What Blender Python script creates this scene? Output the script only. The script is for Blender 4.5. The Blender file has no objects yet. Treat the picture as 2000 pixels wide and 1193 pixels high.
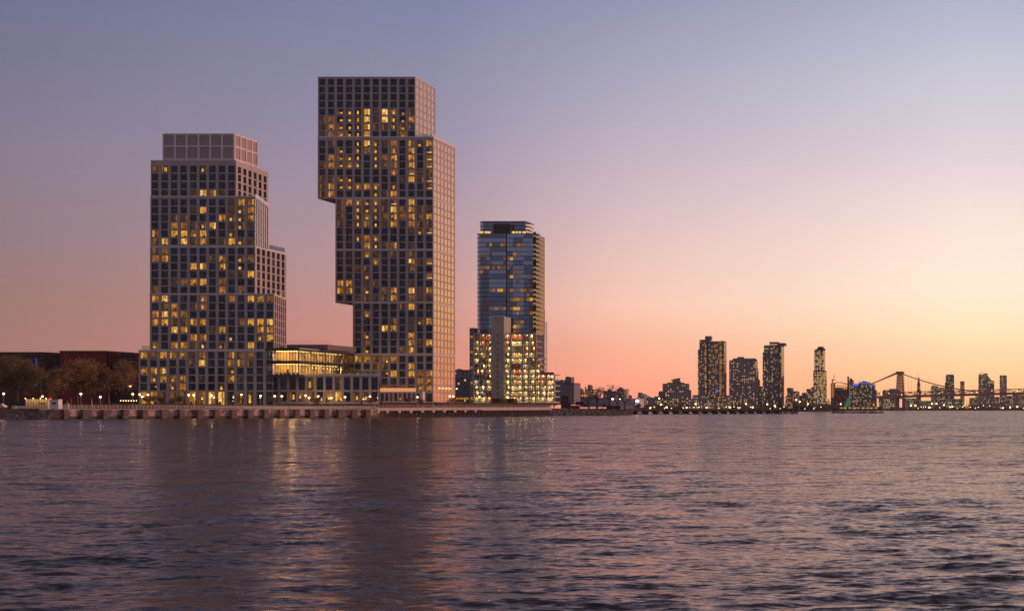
import bpy, math, random
import numpy as np
from mathutils import Vector

scene = bpy.context.scene
COL = scene.collection
R = random.Random(7)
F, PX, HY, H = 3600.0, 1950.0, 797.0, 3.6      # focal length (px), optical axis, horizon row, eye height above the river

def at(px, py, Y):
    return Vector(((px - PX) * Y / F, Y, H + (HY - py) * Y / F))
def XA(px, Y): return (px - PX) * Y / F
def ZA(py, Y): return H + (HY - py) * Y / F

# ------------------------------------------------------------------ mesh helper
class MB:
    def __init__(s): s.v, s.f, s.m = [], [], []
    def quad(s, a, b, c, d, mi=0):
        i = len(s.v); s.v += [tuple(a), tuple(b), tuple(c), tuple(d)]; s.f.append((i, i+1, i+2, i+3)); s.m.append(mi)
    def tri(s, a, b, c, mi=0):
        i = len(s.v); s.v += [tuple(a), tuple(b), tuple(c)]; s.f.append((i, i+1, i+2)); s.m.append(mi)
    def prism(s, poly, z0, z1, mi=0, top=None):
        n = len(poly); i = len(s.v)
        s.v += [(p[0], p[1], z0) for p in poly] + [(p[0], p[1], z1) for p in poly]
        for k in range(n):
            s.f.append((i+k, i+(k+1) % n, i+n+(k+1) % n, i+n+k)); s.m.append(mi)
        s.f.append(tuple(i+n+k for k in range(n))); s.m.append(mi if top is None else top)
        s.f.append(tuple(i+k for k in reversed(range(n)))); s.m.append(mi)
    def box(s, x0, x1, y0, y1, z0, z1, mi=0):
        s.prism([(x0, y0), (x1, y0), (x1, y1), (x0, y1)], z0, z1, mi)
    def ob(s, P, u, n, s0, s1, o0, o1, z0, z1, mi=0):           # box in a wall's own frame: along u, out along n
        q = [(P[0]+u[0]*a+n[0]*o, P[1]+u[1]*a+n[1]*o) for a, o in ((s0, o1), (s1, o1), (s1, o0), (s0, o0))]
        s.prism(q, z0, z1, mi)
    def wq(s, P, u, n, s0, s1, o, z0, z1, mi=0):                # flat panel in a wall's own frame
        a = (P[0]+u[0]*s0+n[0]*o, P[1]+u[1]*s0+n[1]*o); b = (P[0]+u[0]*s1+n[0]*o, P[1]+u[1]*s1+n[1]*o)
        s.quad((*a, z0), (*b, z0), (*b, z1), (*a, z1), mi)
    def tube(s, p, q, r, r2=None, k=6, mi=0, caps=True):
        p, q = Vector(p), Vector(q); d = q - p
        if d.length < 1e-6: return
        r2 = r if r2 is None else r2
        a = d.orthogonal().normalized(); b = d.normalized().cross(a)
        i = len(s.v)
        for c, rr in ((p, r), (q, r2)):
            for j in range(k):
                t = 2*math.pi*j/k; w = c + (a*math.cos(t) + b*math.sin(t))*rr; s.v.append(tuple(w))
        for j in range(k):
            s.f.append((i+j, i+(j+1) % k, i+k+(j+1) % k, i+k+j)); s.m.append(mi)
        if caps:
            s.f.append(tuple(i+k+j for j in range(k))); s.m.append(mi)
            s.f.append(tuple(i+j for j in reversed(range(k)))); s.m.append(mi)
    def ball(s, c, r, mi=0, nu=10, nv=6, sz=1.0):
        i = len(s.v)
        for a in range(nv+1):
            th = math.pi*a/nv
            for b in range(nu):
                ph = 2*math.pi*b/nu
                s.v.append((c[0]+r*math.sin(th)*math.cos(ph), c[1]+r*math.sin(th)*math.sin(ph), c[2]+r*sz*math.cos(th)))
        for a in range(nv):
            for b in range(nu):
                s.f.append((i+a*nu+b, i+(a+1)*nu+b, i+(a+1)*nu+(b+1) % nu, i+a*nu+(b+1) % nu)); s.m.append(mi)
    def add(s, o):
        i = len(s.v); s.v += o.v; s.f += [tuple(k+i for k in f) for f in o.f]; s.m += o.m
    def build(s, name, mats, parent=None, smooth=False, origin=None):
        if not isinstance(mats, (list, tuple)): mats = [mats]
        off = Vector((0, 0, 0))
        if parent is not None:
            r = parent
            while r.parent is not None: r = r.parent
            off = r.location.copy()
        elif origin is not None: off = Vector(origin)
        me = bpy.data.meshes.new(name)
        me.from_pydata([(a-off.x, b-off.y, c-off.z) for a, b, c in s.v], [], s.f)
        for m in mats: me.materials.append(m)
        if len(mats) > 1: me.polygons.foreach_set('material_index', s.m)
        if smooth: me.polygons.foreach_set('use_smooth', [True]*len(s.f))
        o = bpy.data.objects.new(name, me); COL.objects.link(o)
        if parent is not None: o.parent = parent
        elif origin is not None: o.location = off
        return o

def tag(o, label=None, cat=None, group=None, kind=None):
    if label: o['label'] = label
    if cat: o['category'] = cat
    if group: o['group'] = group
    if kind: o['kind'] = kind
    return o
def thing(name, label, cat, loc, group=None):
    o = bpy.data.objects.new(name, None); COL.objects.link(o); o.location = loc; o.empty_display_size = .5
    return tag(o, label, cat, group)
def copy_thing(root, loc, label, rotz=0, scale=None):
    r = root.copy(); COL.objects.link(r); r.location = loc; r.rotation_euler = (0, 0, rotz); r['label'] = label
    if scale: r.scale = scale if isinstance(scale, tuple) else (scale,)*3
    for ch in list(root.children):
        c = ch.copy(); COL.objects.link(c); c.parent = r
        for g in ch.children:
            d = g.copy(); COL.objects.link(d); d.parent = c
    return r

# ------------------------------------------------------------------ materials
def lin(c):
    return tuple(((x/255)/12.92 if x/255 <= .04045 else ((x/255+.055)/1.055)**2.4) for x in c)
def N(nt, t, **kw):
    n = nt.nodes.new(t)
    for k, v in kw.items(): setattr(n, k, v)
    return n
def math_node(nt, op, a, b=None, c=None, clamp=False):
    n = N(nt, 'ShaderNodeMath', operation=op, use_clamp=clamp)
    for i, x in enumerate((a, b, c)):
        if x is None: continue
        if isinstance(x, (int, float)): n.inputs[i].default_value = x
        else: nt.links.new(x, n.inputs[i])
    return n.outputs[0]
def newmat(name):
    m = bpy.data.materials.new(name); m.use_nodes = True
    nt = m.node_tree; nt.nodes.clear()
    out = N(nt, 'ShaderNodeOutputMaterial'); return m, nt, out
def wpos(nt): return N(nt, 'ShaderNodeNewGeometry').outputs['Position']

def surf(name, col, col2=None, scale=.5, rough=.8, metal=0.0, detail=5, spec=.3, stretch=(1, 1, 1), bump=0, lo=.35, hi=.65):
    m, nt, out = newmat(name)
    b = N(nt, 'ShaderNodeBsdfPrincipled'); nt.links.new(b.outputs[0], out.inputs[0])
    b.inputs['Roughness'].default_value = rough; b.inputs['Metallic'].default_value = metal
    b.inputs['Specular IOR Level'].default_value = spec
    if col2 is None: col2 = tuple(x*.8 for x in col)
    mp = N(nt, 'ShaderNodeMapping'); mp.inputs['Scale'].default_value = stretch
    nt.links.new(wpos(nt), mp.inputs['Vector'])
    no = N(nt, 'ShaderNodeTexNoise'); no.inputs['Scale'].default_value = scale; no.inputs['Detail'].default_value = detail
    nt.links.new(mp.outputs[0], no.inputs['Vector'])
    cr = N(nt, 'ShaderNodeValToRGB'); cr.color_ramp.elements[0].position = lo; cr.color_ramp.elements[1].position = hi
    cr.color_ramp.elements[0].color = (*col2, 1); cr.color_ramp.elements[1].color = (*col, 1)
    nt.links.new(no.outputs[0], cr.inputs[0]); nt.links.new(cr.outputs[0], b.inputs['Base Color'])
    if bump:
        bp = N(nt, 'ShaderNodeBump'); bp.inputs['Strength'].default_value = bump
        nt.links.new(no.outputs[0], bp.inputs['Height']); nt.links.new(bp.outputs[0], b.inputs['Normal'])
    return m

def emis(name, col, s, sample=True):
    m, nt, out = newmat(name)
    e = N(nt, 'ShaderNodeEmission'); e.inputs[0].default_value = (*col, 1); e.inputs[1].default_value = s
    nt.links.new(e.outputs[0], out.inputs[0])
    if not sample: m.cycles.emission_sampling = 'NONE'
    return m

def glass(name, inside, strength, vary=.5, scale=.9, refl=.03, tint=(1, 1, 1), rough=.015, power=1.4, gain=.9):
    """a window pane: what shows of the room behind (lamp light on curtains and walls) under the reflection of the glass"""
    m, nt, out = newmat(name)
    e = N(nt, 'ShaderNodeEmission'); g = N(nt, 'ShaderNodeBsdfGlossy'); mx = N(nt, 'ShaderNodeMixShader')
    no = N(nt, 'ShaderNodeTexNoise'); no.inputs['Scale'].default_value = scale; no.inputs['Detail'].default_value = 3
    nt.links.new(wpos(nt), no.inputs['Vector'])
    mr = N(nt, 'ShaderNodeMapRange'); mr.inputs[1].default_value = .35; mr.inputs[2].default_value = .65
    mr.inputs[3].default_value = strength*(1-vary); mr.inputs[4].default_value = strength*(1+vary)
    nt.links.new(no.outputs[0], mr.inputs[0]); nt.links.new(mr.outputs[0], e.inputs[1])
    e.inputs[0].default_value = (*inside, 1)
    g.inputs['Color'].default_value = (*tint, 1); g.inputs['Roughness'].default_value = rough
    lw = N(nt, 'ShaderNodeLayerWeight'); lw.inputs['Blend'].default_value = .5
    p = math_node(nt, 'POWER', lw.outputs['Facing'], power)
    fac = math_node(nt, 'MULTIPLY_ADD', p, gain, refl, clamp=True)
    nt.links.new(fac, mx.inputs[0]); nt.links.new(e.outputs[0], mx.inputs[1]); nt.links.new(g.outputs[0], mx.inputs[2])
    nt.links.new(mx.outputs[0], out.inputs[0])
    m.cycles.emission_sampling = 'NONE'
    return m

def clear_glass(name, tint=(.9, .97, .95), refl=.08):
    m, nt, out = newmat(name)
    t = N(nt, 'ShaderNodeBsdfTransparent'); t.inputs[0].default_value = (*tint, 1)
    g = N(nt, 'ShaderNodeBsdfGlossy'); g.inputs['Roughness'].default_value = .02
    lw = N(nt, 'ShaderNodeLayerWeight'); lw.inputs['Blend'].default_value = .5
    p = math_node(nt, 'POWER', lw.outputs['Facing'], 2.0)
    fac = math_node(nt, 'MULTIPLY_ADD', p, .6, refl, clamp=True)
    mx = N(nt, 'ShaderNodeMixShader'); nt.links.new(fac, mx.inputs[0])
    nt.links.new(t.outputs[0], mx.inputs[1]); nt.links.new(g.outputs[0], mx.inputs[2]); nt.links.new(mx.outputs[0], out.inputs[0])
    return m

M = {}
M['facade'] = surf('precast_concrete', (.46, .385, .36), (.385, .325, .31), .35, .75)
M['facade_b'] = surf('precast_rose', (.46, .38, .36), (.385, .325, .31), .35, .75)
M['ledge'] = surf('pale_ledge', (.74, .64, .62), (.64, .55, .53), .4, .6)
M['louvre'] = surf('louvre_panel', (.38, .305, .285), (.31, .25, .235), .8, .6, stretch=(1, 1, 12))
M['frame'] = surf('window_frame', (.03, .028, .028), None, 1, .5)
M['roof'] = surf('roof_membrane', (.14, .13, .13), None, .2, .9)
M['dark'] = surf('dark_metal', (.025, .024, .026), None, 1, .5)
M['steel'] = surf('galvanised_steel', (.35, .34, .34), (.25, .24, .24), 2, .45, .6)
M['concrete'] = surf('raw_concrete', (.46, .43, .33), (.34, .32, .25), .35, .85, stretch=(1, 1, .4))
M['seawall'] = surf('seawall_concrete', (.44, .32, .29), (.13, .09, .08), .45, .9, detail=8, stretch=(1, 1, .8), lo=.4, hi=.58)
M['wet'] = surf('wet_algae_concrete', (.035, .028, .022), (.012, .011, .01), .9, .5)
M['buttress'] = surf('timber_fender', (.21, .13, .11), (.11, .07, .06), .8, .9, stretch=(.3, .3, 3))
M['timber'] = surf('old_timber', (.045, .034, .03), (.02, .016, .015), 1.2, .9)
M['pile'] = surf('pile_concrete', (.16, .105, .095), (.07, .045, .042), .7, .85)
M['deck'] = surf('deck_concrete', (.44, .33, .31), (.36, .27, .25), .4, .8)
M['rock'] = surf('riprap_stone', (.14, .115, .105), (.045, .038, .036), .6, .9, bump=.4)
M['ground'] = surf('ground_earth', (.09, .07, .05), (.05, .04, .03), .05, .95)
M['bed'] = surf('planting_soil', (.10, .075, .035), (.06, .05, .025), .3, .95)
M['path'] = surf('path_paving', (.30, .25, .22), (.24, .2, .18), .4, .85)
M['grass'] = surf('autumn_grass', (.22, .15, .045), (.09, .075, .03), .25, .9)
M['leaf_a'] = surf('autumn_leaves', (.25, .125, .04), (.11, .066, .025), .35, .9, lo=.3, hi=.7)
M['leaf_b'] = surf('olive_leaves', (.18, .115, .035), (.08, .06, .02), .4, .9, lo=.3, hi=.7)
M['leaf_c'] = surf('orange_leaves', (.28, .12, .03), (.14, .06, .02), .6, .9)
M['leaf_d'] = surf('conifer_needles', (.02, .035, .02), (.012, .02, .012), .8, .9)
M['bark'] = surf('bark', (.10, .07, .05), (.05, .035, .028), 1.5, .95)
M['twig'] = surf('bare_twigs', (.09, .05, .045), (.06, .035, .03), 1, .95)
M['brick'] = surf('dark_red_brick', (.19, .022, .022), (.155, .018, .018), .3, .9)
M['brick_d'] = surf('brown_brick', (.085, .03, .024), (.06, .023, .02), .3, .9)
M['brick_k'] = surf('charcoal_brick', (.045, .022, .022), (.032, .017, .017), .3, .9)
M['grey'] = surf('grey_cladding', (.20, .18, .185), (.17, .155, .16), .2, .85)
M['grey_d'] = surf('dark_cladding', (.18, .14, .13), (.14, .11, .105), .2, .8)
M['far_a'] = surf('slate_cladding', (.25, .185, .165), (.19, .145, .13), .15, .7)
M['far_b'] = surf('brown_cladding', (.22, .145, .135), (.17, .115, .11), .15, .8)
M['far_c'] = surf('rose_cladding', (.36, .25, .22), (.30, .21, .18), .15, .8)
M['slab'] = surf('dark_slab_edge', (.05, .045, .05), None, .5, .6)
M['cream'] = surf('cream_panel', (.60, .47, .30), (.52, .41, .26), .6, .7)
M['white'] = surf('white_paint', (.72, .68, .66), (.62, .58, .57), .5, .6)
M['red'] = surf('red_paint', (.42, .05, .035), (.30, .035, .03), .6, .6)
M['bluewall'] = surf('blue_grey_sheet', (.25, .24, .29), (.21, .2, .25), .3, .6, stretch=(4, 1, .2))
M['whitewall'] = surf('pale_sheet', (.5, .42, .44), (.43, .36, .38), .3, .6, stretch=(4, 1, .2))
M['bluetrim'] = surf('blue_trim', (.04, .07, .25), None, 1, .6)
M['tan'] = surf('insulation_board', (.50, .36, .15), (.33, .22, .09), .7, .9, stretch=(3, 3, .5))
M['rust'] = surf('orange_sheathing', (.52, .16, .07), (.34, .10, .05), .6, .9, stretch=(3, 3, .5))
M['plaster'] = surf('plasterboard', (.55, .48, .32), (.42, .34, .2), .7, .9, stretch=(3, 3, .5))
M['violet'] = surf('violet_sheet', (.25, .2, .5), (.16, .13, .32), .7, .9)
M['bridge'] = surf('bridge_steel_lamplit', (.46, .15, .10), (.34, .115, .08), .05, .7)  # reddish steel, its colour brightened to stand for lamplight on the deck
M['strap'] = surf('cable_painted_lit', (.75, .24, .14), None, .05, .6)  # red light on the back stays is painted into the cable colour
M['hill'] = surf('hill_hazed', (.42, .36, .36), None, .01, 1)  # pale mauve of the distance haze is put into the hill's colour
M['water_far'] = None
# panes
M['g_dark'] = glass('pane_dark', (.0022, .0034, .0055), 1, .6)
M['g_navy'] = glass('pane_navy', (.003, .006, .012), 1, .6)
M['g_teal'] = glass('pane_curtain', (.007, .014, .020), 1, .5)
M['g_brown'] = glass('pane_brown', (.046, .020, .010), 1, .5)
M['g_dim'] = glass('pane_dim_amber', (.17, .068, .012), 1, .4)
M['g_amber'] = glass('pane_amber', (.34, .125, .012), 1, .45)
M['g_yellow'] = glass('pane_yellow', (.66, .30, .032), 1.0, .35)
M['g_white'] = glass('pane_white', (1.0, .62, .18), 1.0, .2)
M['g_black'] = glass('pane_furniture', (.010, .007, .005), 1, .3)
WM = [M[k] for k in ('frame', 'g_dark', 'g_navy', 'g_teal', 'g_brown', 'g_dim', 'g_amber', 'g_yellow', 'g_white', 'g_black')]
FR, DK, NV, TL, BR, DM, AM, YE, WH, BK = range(10)
M['coat'] = glass('coated_blue_glass', (.008, .012, .02), 1, .5, refl=.85, tint=(.82, .86, .96), gain=.13)
M['coat_d'] = glass('coated_dark_glass', (.006, .009, .015), 1, .5, refl=.42, tint=(.7, .76, .95), gain=.5)
M['side_glass'] = glass('side_glass', (.008, .010, .014), 1, .5, refl=.16, tint=(.8, .78, .8), gain=.22)
M['far_glass'] = glass('far_glass', (.012, .014, .022), 1, .5, refl=.22, gain=.75)
M['f_amber'] = emis('far_amber', (1, .40, .08), .5, False)
M['f_yellow'] = emis('far_yellow', (1, .56, .15), .6, False)
M['f_white'] = emis('far_white', (1, .72, .34), .6, False)
M['f_green'] = emis('far_green', (.75, .9, .35), .4, False)
M['f_blue'] = emis('far_blue', (.08, .2, 1), .9, False)
M['f_teal'] = emis('far_teal', (.25, .70, .5), .16, False)
M['f_red'] = emis('far_red', (1, .07, .05), 1.4, False)
FW = [M[k] for k in ('frame', 'far_glass', 'f_amber', 'f_yellow', 'f_white', 'f_green', 'f_blue', 'f_red', 'g_dim')]
M['bulb'] = emis('work_bulb', (1, .84, .52), 4)
M['globe'] = emis('lamp_globe', (1, .58, .22), 9)
M['globe_w'] = emis('flood_white', (1, .9, .62), 14)
M['spark'] = emis('far_lamp', (1, .68, .3), 5, False)
M['spark_g'] = emis('far_lamp_green', (.8, 1, .45), 5, False)
M['strip'] = emis('ceiling_strip', (1, .64, .2), 4)
M['led'] = emis('parapet_painted_glow', (1, .42, .17), .72)  # emission stands in for the warm light falling on the parapet wall
M['tail'] = emis('tail_light', (1, .03, .03), 3)
M['neon'] = emis('blue_neon', (.04, .14, .8), .30, False)
M['clear'] = clear_glass('curtain_wall_glass')
M['balu'] = clear_glass('balustrade_glass', (.72, .88, .84), .06)
M['inner'] = surf('timber_interior', (.62, .43, .20), (.48, .32, .14), .3, .7, stretch=(2, 2, .3))
M['ceil'] = surf('white_ceiling', (.6, .52, .4), None, .4, .8)

# ------------------------------------------------------------------ sky
world = bpy.data.worlds.new("World"); scene.world = world; world.use_nodes = True
def make_world():
    nt = world.node_tree; nt.nodes.clear()
    L = nt.links.new
    out = N(nt, 'ShaderNodeOutputWorld'); bg = N(nt, 'ShaderNodeBackground'); L(bg.outputs[0], out.inputs[0])
    tc = N(nt, 'ShaderNodeTexCoord'); nv = N(nt, 'ShaderNodeVectorMath', operation='NORMALIZE'); L(tc.outputs['Generated'], nv.inputs[0])
    sx = N(nt, 'ShaderNodeSeparateXYZ'); L(nv.outputs[0], sx.inputs[0])
    x, y, z = sx.outputs
    el = math_node(nt, 'ARCSINE', math_node(nt, 'MAXIMUM', z, 0.0))
    pos = math_node(nt, 'SQRT', math_node(nt, 'DIVIDE', el, math.pi/2))
    az = math_node(nt, 'MULTIPLY', math_node(nt, 'ARCTAN2', x, y), 180/math.pi)
    def ramp(stops, k=1.0, ds=.05, lift=.30):
        r = N(nt, 'ShaderNodeValToRGB'); e = r.color_ramp.elements; r.color_ramp.interpolation = 'LINEAR'
        for i, (d, c) in enumerate(stops):
            p = math.sqrt(d/90)
            q = e[i] if i < 2 else e.new(p)
            c = [v*(1-ds)+ds*(c[0]*.3+c[1]*.5+c[2]*.2) for v in c]; q.position = p; q.color = (*[v*k*(1+lift*math.exp(-d/5.0)) for v in lin(c)], 1)
        L(pos, r.inputs[0]); return r.outputs[0]
    top = [(30, (88, 88, 110)), (55, (72, 74, 98)), (90, (68, 72, 98))]
    A = ramp([(0, (172, 116, 100)), (1.7, (166, 119, 108)), (3.2, (155, 119, 114)), (5, (143, 122, 131)), (7.2, (134, 123, 143)), (9.5, (118, 118, 145)), (12.5, (103, 112, 146))] + top, lift=.06)
    B = ramp([(0, (236, 132, 108)), (1.0, (233, 140, 117)), (2, (222, 146, 128)), (3.2, (208, 150, 142)), (4.7, (190, 152, 157)), (6.3, (172, 150, 168)), (8, (156, 146, 171)), (10.4, (138, 140, 169)), (12.5, (124, 132, 168))] + top, lift=.10)
    C = ramp([(0, (250, 140, 112)), (.8, (255, 157, 124)), (1.7, (252, 172, 140)), (3.1, (247, 195, 171)), (4.7, (229, 191, 183)), (6.3, (209, 183, 191)), (8, (190, 175, 192)), (10.4, (163, 163, 185)), (12.5, (144, 147, 179)), (30, (98, 96, 118)), (55, (74, 76, 100)), (90, (68, 72, 98))])
    D = ramp([(0, (255, 176, 112)), (.6, (255, 192, 128)), (1.3, (255, 210, 152)), (2.4, (255, 228, 182)), (3.8, (254, 234, 208)), (5, (254, 228, 214)), (6.3, (246, 221, 215)), (8, (223, 208, 217)), (10, (205, 203, 215)), (12.5, (178, 182, 208)), (30, (112, 106, 126)), (55, (78, 80, 104)), (90, (68, 72, 98))])
    E = ramp([(0, (255, 118, 58)), (1.2, (255, 150, 70)), (3, (250, 178, 100)), (5, (238, 172, 124)), (8, (205, 156, 142)), (11, (178, 140, 146)), (16, (158, 140, 160)), (30, (124, 114, 132)), (55, (94, 98, 128)), (90, (68, 72, 98))], 1.0)
    G = ramp([(0, (70, 74, 90)), (5, (78, 84, 102)), (10, (92, 90, 116)), (14, (160, 136, 150)), (22, (180, 156, 166)), (35, (158, 144, 166)), (60, (108, 112, 146)), (90, (68, 72, 98))])
    def mix(a, b, lo, hi, v):
        mr = N(nt, 'ShaderNodeMapRange', interpolation_type='SMOOTHSTEP' if hi-lo > 18 else 'LINEAR')
        L(v, mr.inputs[0]); mr.inputs[1].default_value = lo; mr.inputs[2].default_value = hi
        m = N(nt, 'ShaderNodeMix', data_type='RGBA'); L(mr.outputs[0], m.inputs[0]); L(a, m.inputs[6]); L(b, m.inputs[7]); return m.outputs[2]
    c = mix(A, B, -29, -17, az); c = mix(c, C, -17, -11.5, az); c = mix(c, D, -11.5, -1, az)
    # the afterglow to the west is brighter than anything inside the frame
    gl = N(nt, 'ShaderNodeVectorMath', operation='SCALE'); L(E, gl.inputs[0]); gl.inputs[3].default_value = 1.55
    c = mix(c, gl.outputs[0], 1, 16, az)
    c = mix(c, G, 62, 118, az)
    c2 = mix(G, c, -120, -50, az)
    # a trace of the physical twilight sky on top
    sk = N(nt, 'ShaderNodeTexSky', sky_type='NISHITA'); sk.sun_disc = False
    sk.sun_elevation = math.radians(.5); sk.sun_rotation = math.radians(70)
    ad = N(nt, 'ShaderNodeMix', data_type='RGBA', blend_type='ADD'); ad.inputs[0].default_value = .0
    L(c2, ad.inputs[6]); L(sk.outputs[0], ad.inputs[7])
    L(ad.outputs[2], bg.inputs[0]); bg.inputs[1].default_value = 1.0
make_world()
sd = bpy.data.lights.new('sun', 'SUN'); sd.energy = 2.4; sd.angle = math.radians(18); sd.color = (1, .52, .39)
so = bpy.data.objects.new('sun', sd); COL.objects.link(so)
sun_dir = Vector((math.sin(math.radians(82))*math.cos(math.radians(6)), math.cos(math.radians(82))*math.cos(math.radians(6)), math.sin(math.radians(6))))
so.rotation_euler = sun_dir.to_track_quat('Z', 'Y').to_euler(); so.location = (300, 0, 100)

# ------------------------------------------------------------------ camera
cd = bpy.data.cameras.new('camera'); cam = bpy.data.objects.new('camera', cd); COL.objects.link(cam)
cam.location = (0, 0, H); cam.rotation_euler = (math.pi/2, 0, 0)
cd.sensor_width = 36; cd.lens = 36*F/2000; cd.shift_x = -(PX-1000)/2000; cd.shift_y = (HY-596.5)/2000
cd.clip_start = .5; cd.clip_end = 40000
scene.camera = cam
scene.view_settings.view_transform = 'Standard'; scene.view_settings.look = 'None'
scene.view_settings.exposure = 0; scene.view_settings.gamma = 1
scene.render.engine = 'CYCLES'
scene.cycles.use_denoising = True; scene.cycles.max_bounces = 6; scene.cycles.transparent_max_bounces = 12
scene.cycles.sample_clamp_indirect = .7; scene.cycles.sample_clamp_direct = 30
scene.cycles.caustics_reflective = False; scene.cycles.caustics_refractive = False

# ------------------------------------------------------------------ water
def make_water():
    rows = [-400, -60, 0, 15]; y = 27.0
    while y < 300:
        rows.append(y); y += max(.05, y*y/(1843*H)*.6)
    while y < 30000:
        rows.append(y); y *= 1.12
    rows = np.array(rows)
    t = np.concatenate([[-6, -3, -1.6, -1.0, -.8], np.linspace(-.66, .09, 900), [.2, .4, .8, 1.6, 3, 6]])
    Y, T = np.meshgrid(rows, t, indexing='ij'); X = T*np.maximum(Y, 60)
    near = Y < 300
    X[near] = T[near]*np.maximum(Y[near], 24)
    dY = np.gradient(rows)[:, None]*np.ones_like(Y)
    Z = np.zeros_like(Y); DX = np.zeros_like(Y); DYs = np.zeros_like(Y)
    rg = np.random.default_rng(5)
    nW = 130
    for i in range(nW):
        lam = math.exp(rg.uniform(math.log(.35), math.log(3.6)))
        th = rg.normal(.12, .55)
        kx, ky = math.sin(th)*2*math.pi/lam, -math.cos(th)*2*math.pi/lam
        a = .098/math.sqrt(nW)*1.414*lam/(2*math.pi)
        ph = rg.uniform(0, 6.283)
        fade = np.clip((lam/(dY*2.2)-.6)/1.2, 0, 1)*np.clip((Y-16)/10, 0, 1)
        arg = kx*X + ky*Y + ph
        s, c = np.sin(arg), np.cos(arg)
        Z += a*fade*s; DX += a*fade*.8*c*math.sin(th); DYs += -a*fade*.8*c*math.cos(th)
    # gust patches: the chop grows and dies over tens of metres
    pat = np.clip(.9 + .35*np.sin(X*.17+Y*.053+1.3)*np.sin(Y*.081-X*.06+.4) + .35*np.sin(X*.41-Y*.13)*np.sin(Y*.21+X*.2), .45, 1.15)
    Z *= pat; X = X + DX*pat; Y2 = Y + DYs*pat
    V = np.stack([X, Y2, Z], -1).reshape(-1, 3).astype(np.float32)
    nr, nc = Y.shape
    idx = np.arange(nr*nc).reshape(nr, nc)
    q = np.stack([idx[:-1, :-1], idx[:-1, 1:], idx[1:, 1:], idx[1:, :-1]], -1).reshape(-1, 4).astype(np.int32)
    me = bpy.data.meshes.new('water'); me.vertices.add(len(V)); me.vertices.foreach_set('co', V.ravel())
    me.loops.add(q.size); me.loops.foreach_set('vertex_index', q.ravel())
    me.polygons.add(len(q)); me.polygons.foreach_set('loop_start', np.arange(0, q.size, 4, dtype=np.int32))
    me.polygons.foreach_set('loop_total', np.full(len(q), 4, dtype=np.int32))
    me.polygons.foreach_set('use_smooth', np.ones(len(q), dtype=bool)); me.update(calc_edges=True)
    m, nt, out = newmat('river_water'); L = nt.links.new
    geo = N(nt, 'ShaderNodeNewGeometry')
    sep = N(nt, 'ShaderNodeSeparateXYZ'); L(geo.outputs['Position'], sep.inputs[0])
    acc = geo.outputs['Normal']
    def layer(scale, amp, stretch, seed, detail, near, far, amp_far):
        nonlocal acc
        mp = N(nt, 'ShaderNodeMapping'); mp.inputs['Scale'].default_value = (stretch, 1, 1); mp.inputs['Location'].default_value = (seed, seed*2.3, seed)
        mp.inputs['Rotation'].default_value = (0, 0, .12)
        L(geo.outputs['Position'], mp.inputs[0])
        no = N(nt, 'ShaderNodeTexNoise'); no.inputs['Scale'].default_value = scale; no.inputs['Detail'].default_value = detail; no.inputs['Roughness'].default_value = .6
        L(mp.outputs[0], no.inputs['Vector'])
        sb = N(nt, 'ShaderNodeVectorMath', operation='SUBTRACT'); L(no.outputs['Color'], sb.inputs[0]); sb.inputs[1].default_value = (.5, .5, .5)
        ml = N(nt, 'ShaderNodeVectorMath', operation='MULTIPLY'); L(sb.outputs[0], ml.inputs[0]); ml.inputs[1].default_value = (.55, 1, 0)
        mr = N(nt, 'ShaderNodeMapRange'); L(sep.outputs[1], mr.inputs[0]); mr.inputs[1].default_value = near; mr.inputs[2].default_value = far
        mr.inputs[3].default_value = amp; mr.inputs[4].default_value = amp_far
        sc = N(nt, 'ShaderNodeVectorMath', operation='SCALE'); L(ml.outputs[0], sc.inputs[0]); L(mr.outputs[0], sc.inputs[3])
        ad = N(nt, 'ShaderNodeVectorMath', operation='ADD'); L(acc, ad.inputs[0]); L(sc.outputs[0], ad.inputs[1]); acc = ad.outputs[0]
    layer(5.0, 1.0, .6, 1.7, 4, 60, 200, 1.15)
    layer(1.1, .62, .5, 9.1, 4, 40, 140, 1.1)
    layer(.2, .15, .35, 4.4, 4, 40, 160, .7)
    # wind patches: rougher water, its wavelets leaning toward the near bank, in long streaks down the wind
    def patch(sx, sy, seed, lo, hi):
        mp = N(nt, 'ShaderNodeMapping'); mp.inputs['Scale'].default_value = (sx, sy, 1); mp.inputs['Location'].default_value = (seed, seed, 0); mp.inputs['Rotation'].default_value = (0, 0, .06)
        L(geo.outputs['Position'], mp.inputs[0]); no = N(nt, 'ShaderNodeTexNoise'); no.inputs['Scale'].default_value = 1; no.inputs['Detail'].default_value = 2.5; L(mp.outputs[0], no.inputs['Vector'])
        mr = N(nt, 'ShaderNodeMapRange', interpolation_type='SMOOTHSTEP'); L(no.outputs[0], mr.inputs[0]); mr.inputs[1].default_value = .38; mr.inputs[2].default_value = .64; mr.inputs[3].default_value = lo; mr.inputs[4].default_value = hi
        return mr.outputs[0]
    pm = math_node(nt, 'MULTIPLY', patch(.75, .10, 3.1, .0, 2.1), patch(.06, .02, 8.8, .75, 1.25))
    bm = N(nt, 'ShaderNodeMapRange'); L(sep.outputs[1], bm.inputs[0]); bm.inputs[1].default_value = 35; bm.inputs[2].default_value = 240; bm.inputs[3].default_value = .0; bm.inputs[4].default_value = .055
    cb = N(nt, 'ShaderNodeCombineXYZ'); L(math_node(nt, 'MULTIPLY', math_node(nt, 'MULTIPLY', pm, bm.outputs[0]), -1.0), cb.inputs[1])
    ab = N(nt, 'ShaderNodeVectorMath', operation='ADD'); L(acc, ab.inputs[0]); L(cb.outputs[0], ab.inputs[1]); acc = ab.outputs[0]
    nn = N(nt, 'ShaderNodeVectorMath', operation='NORMALIZE'); L(acc, nn.inputs[0])
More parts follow.
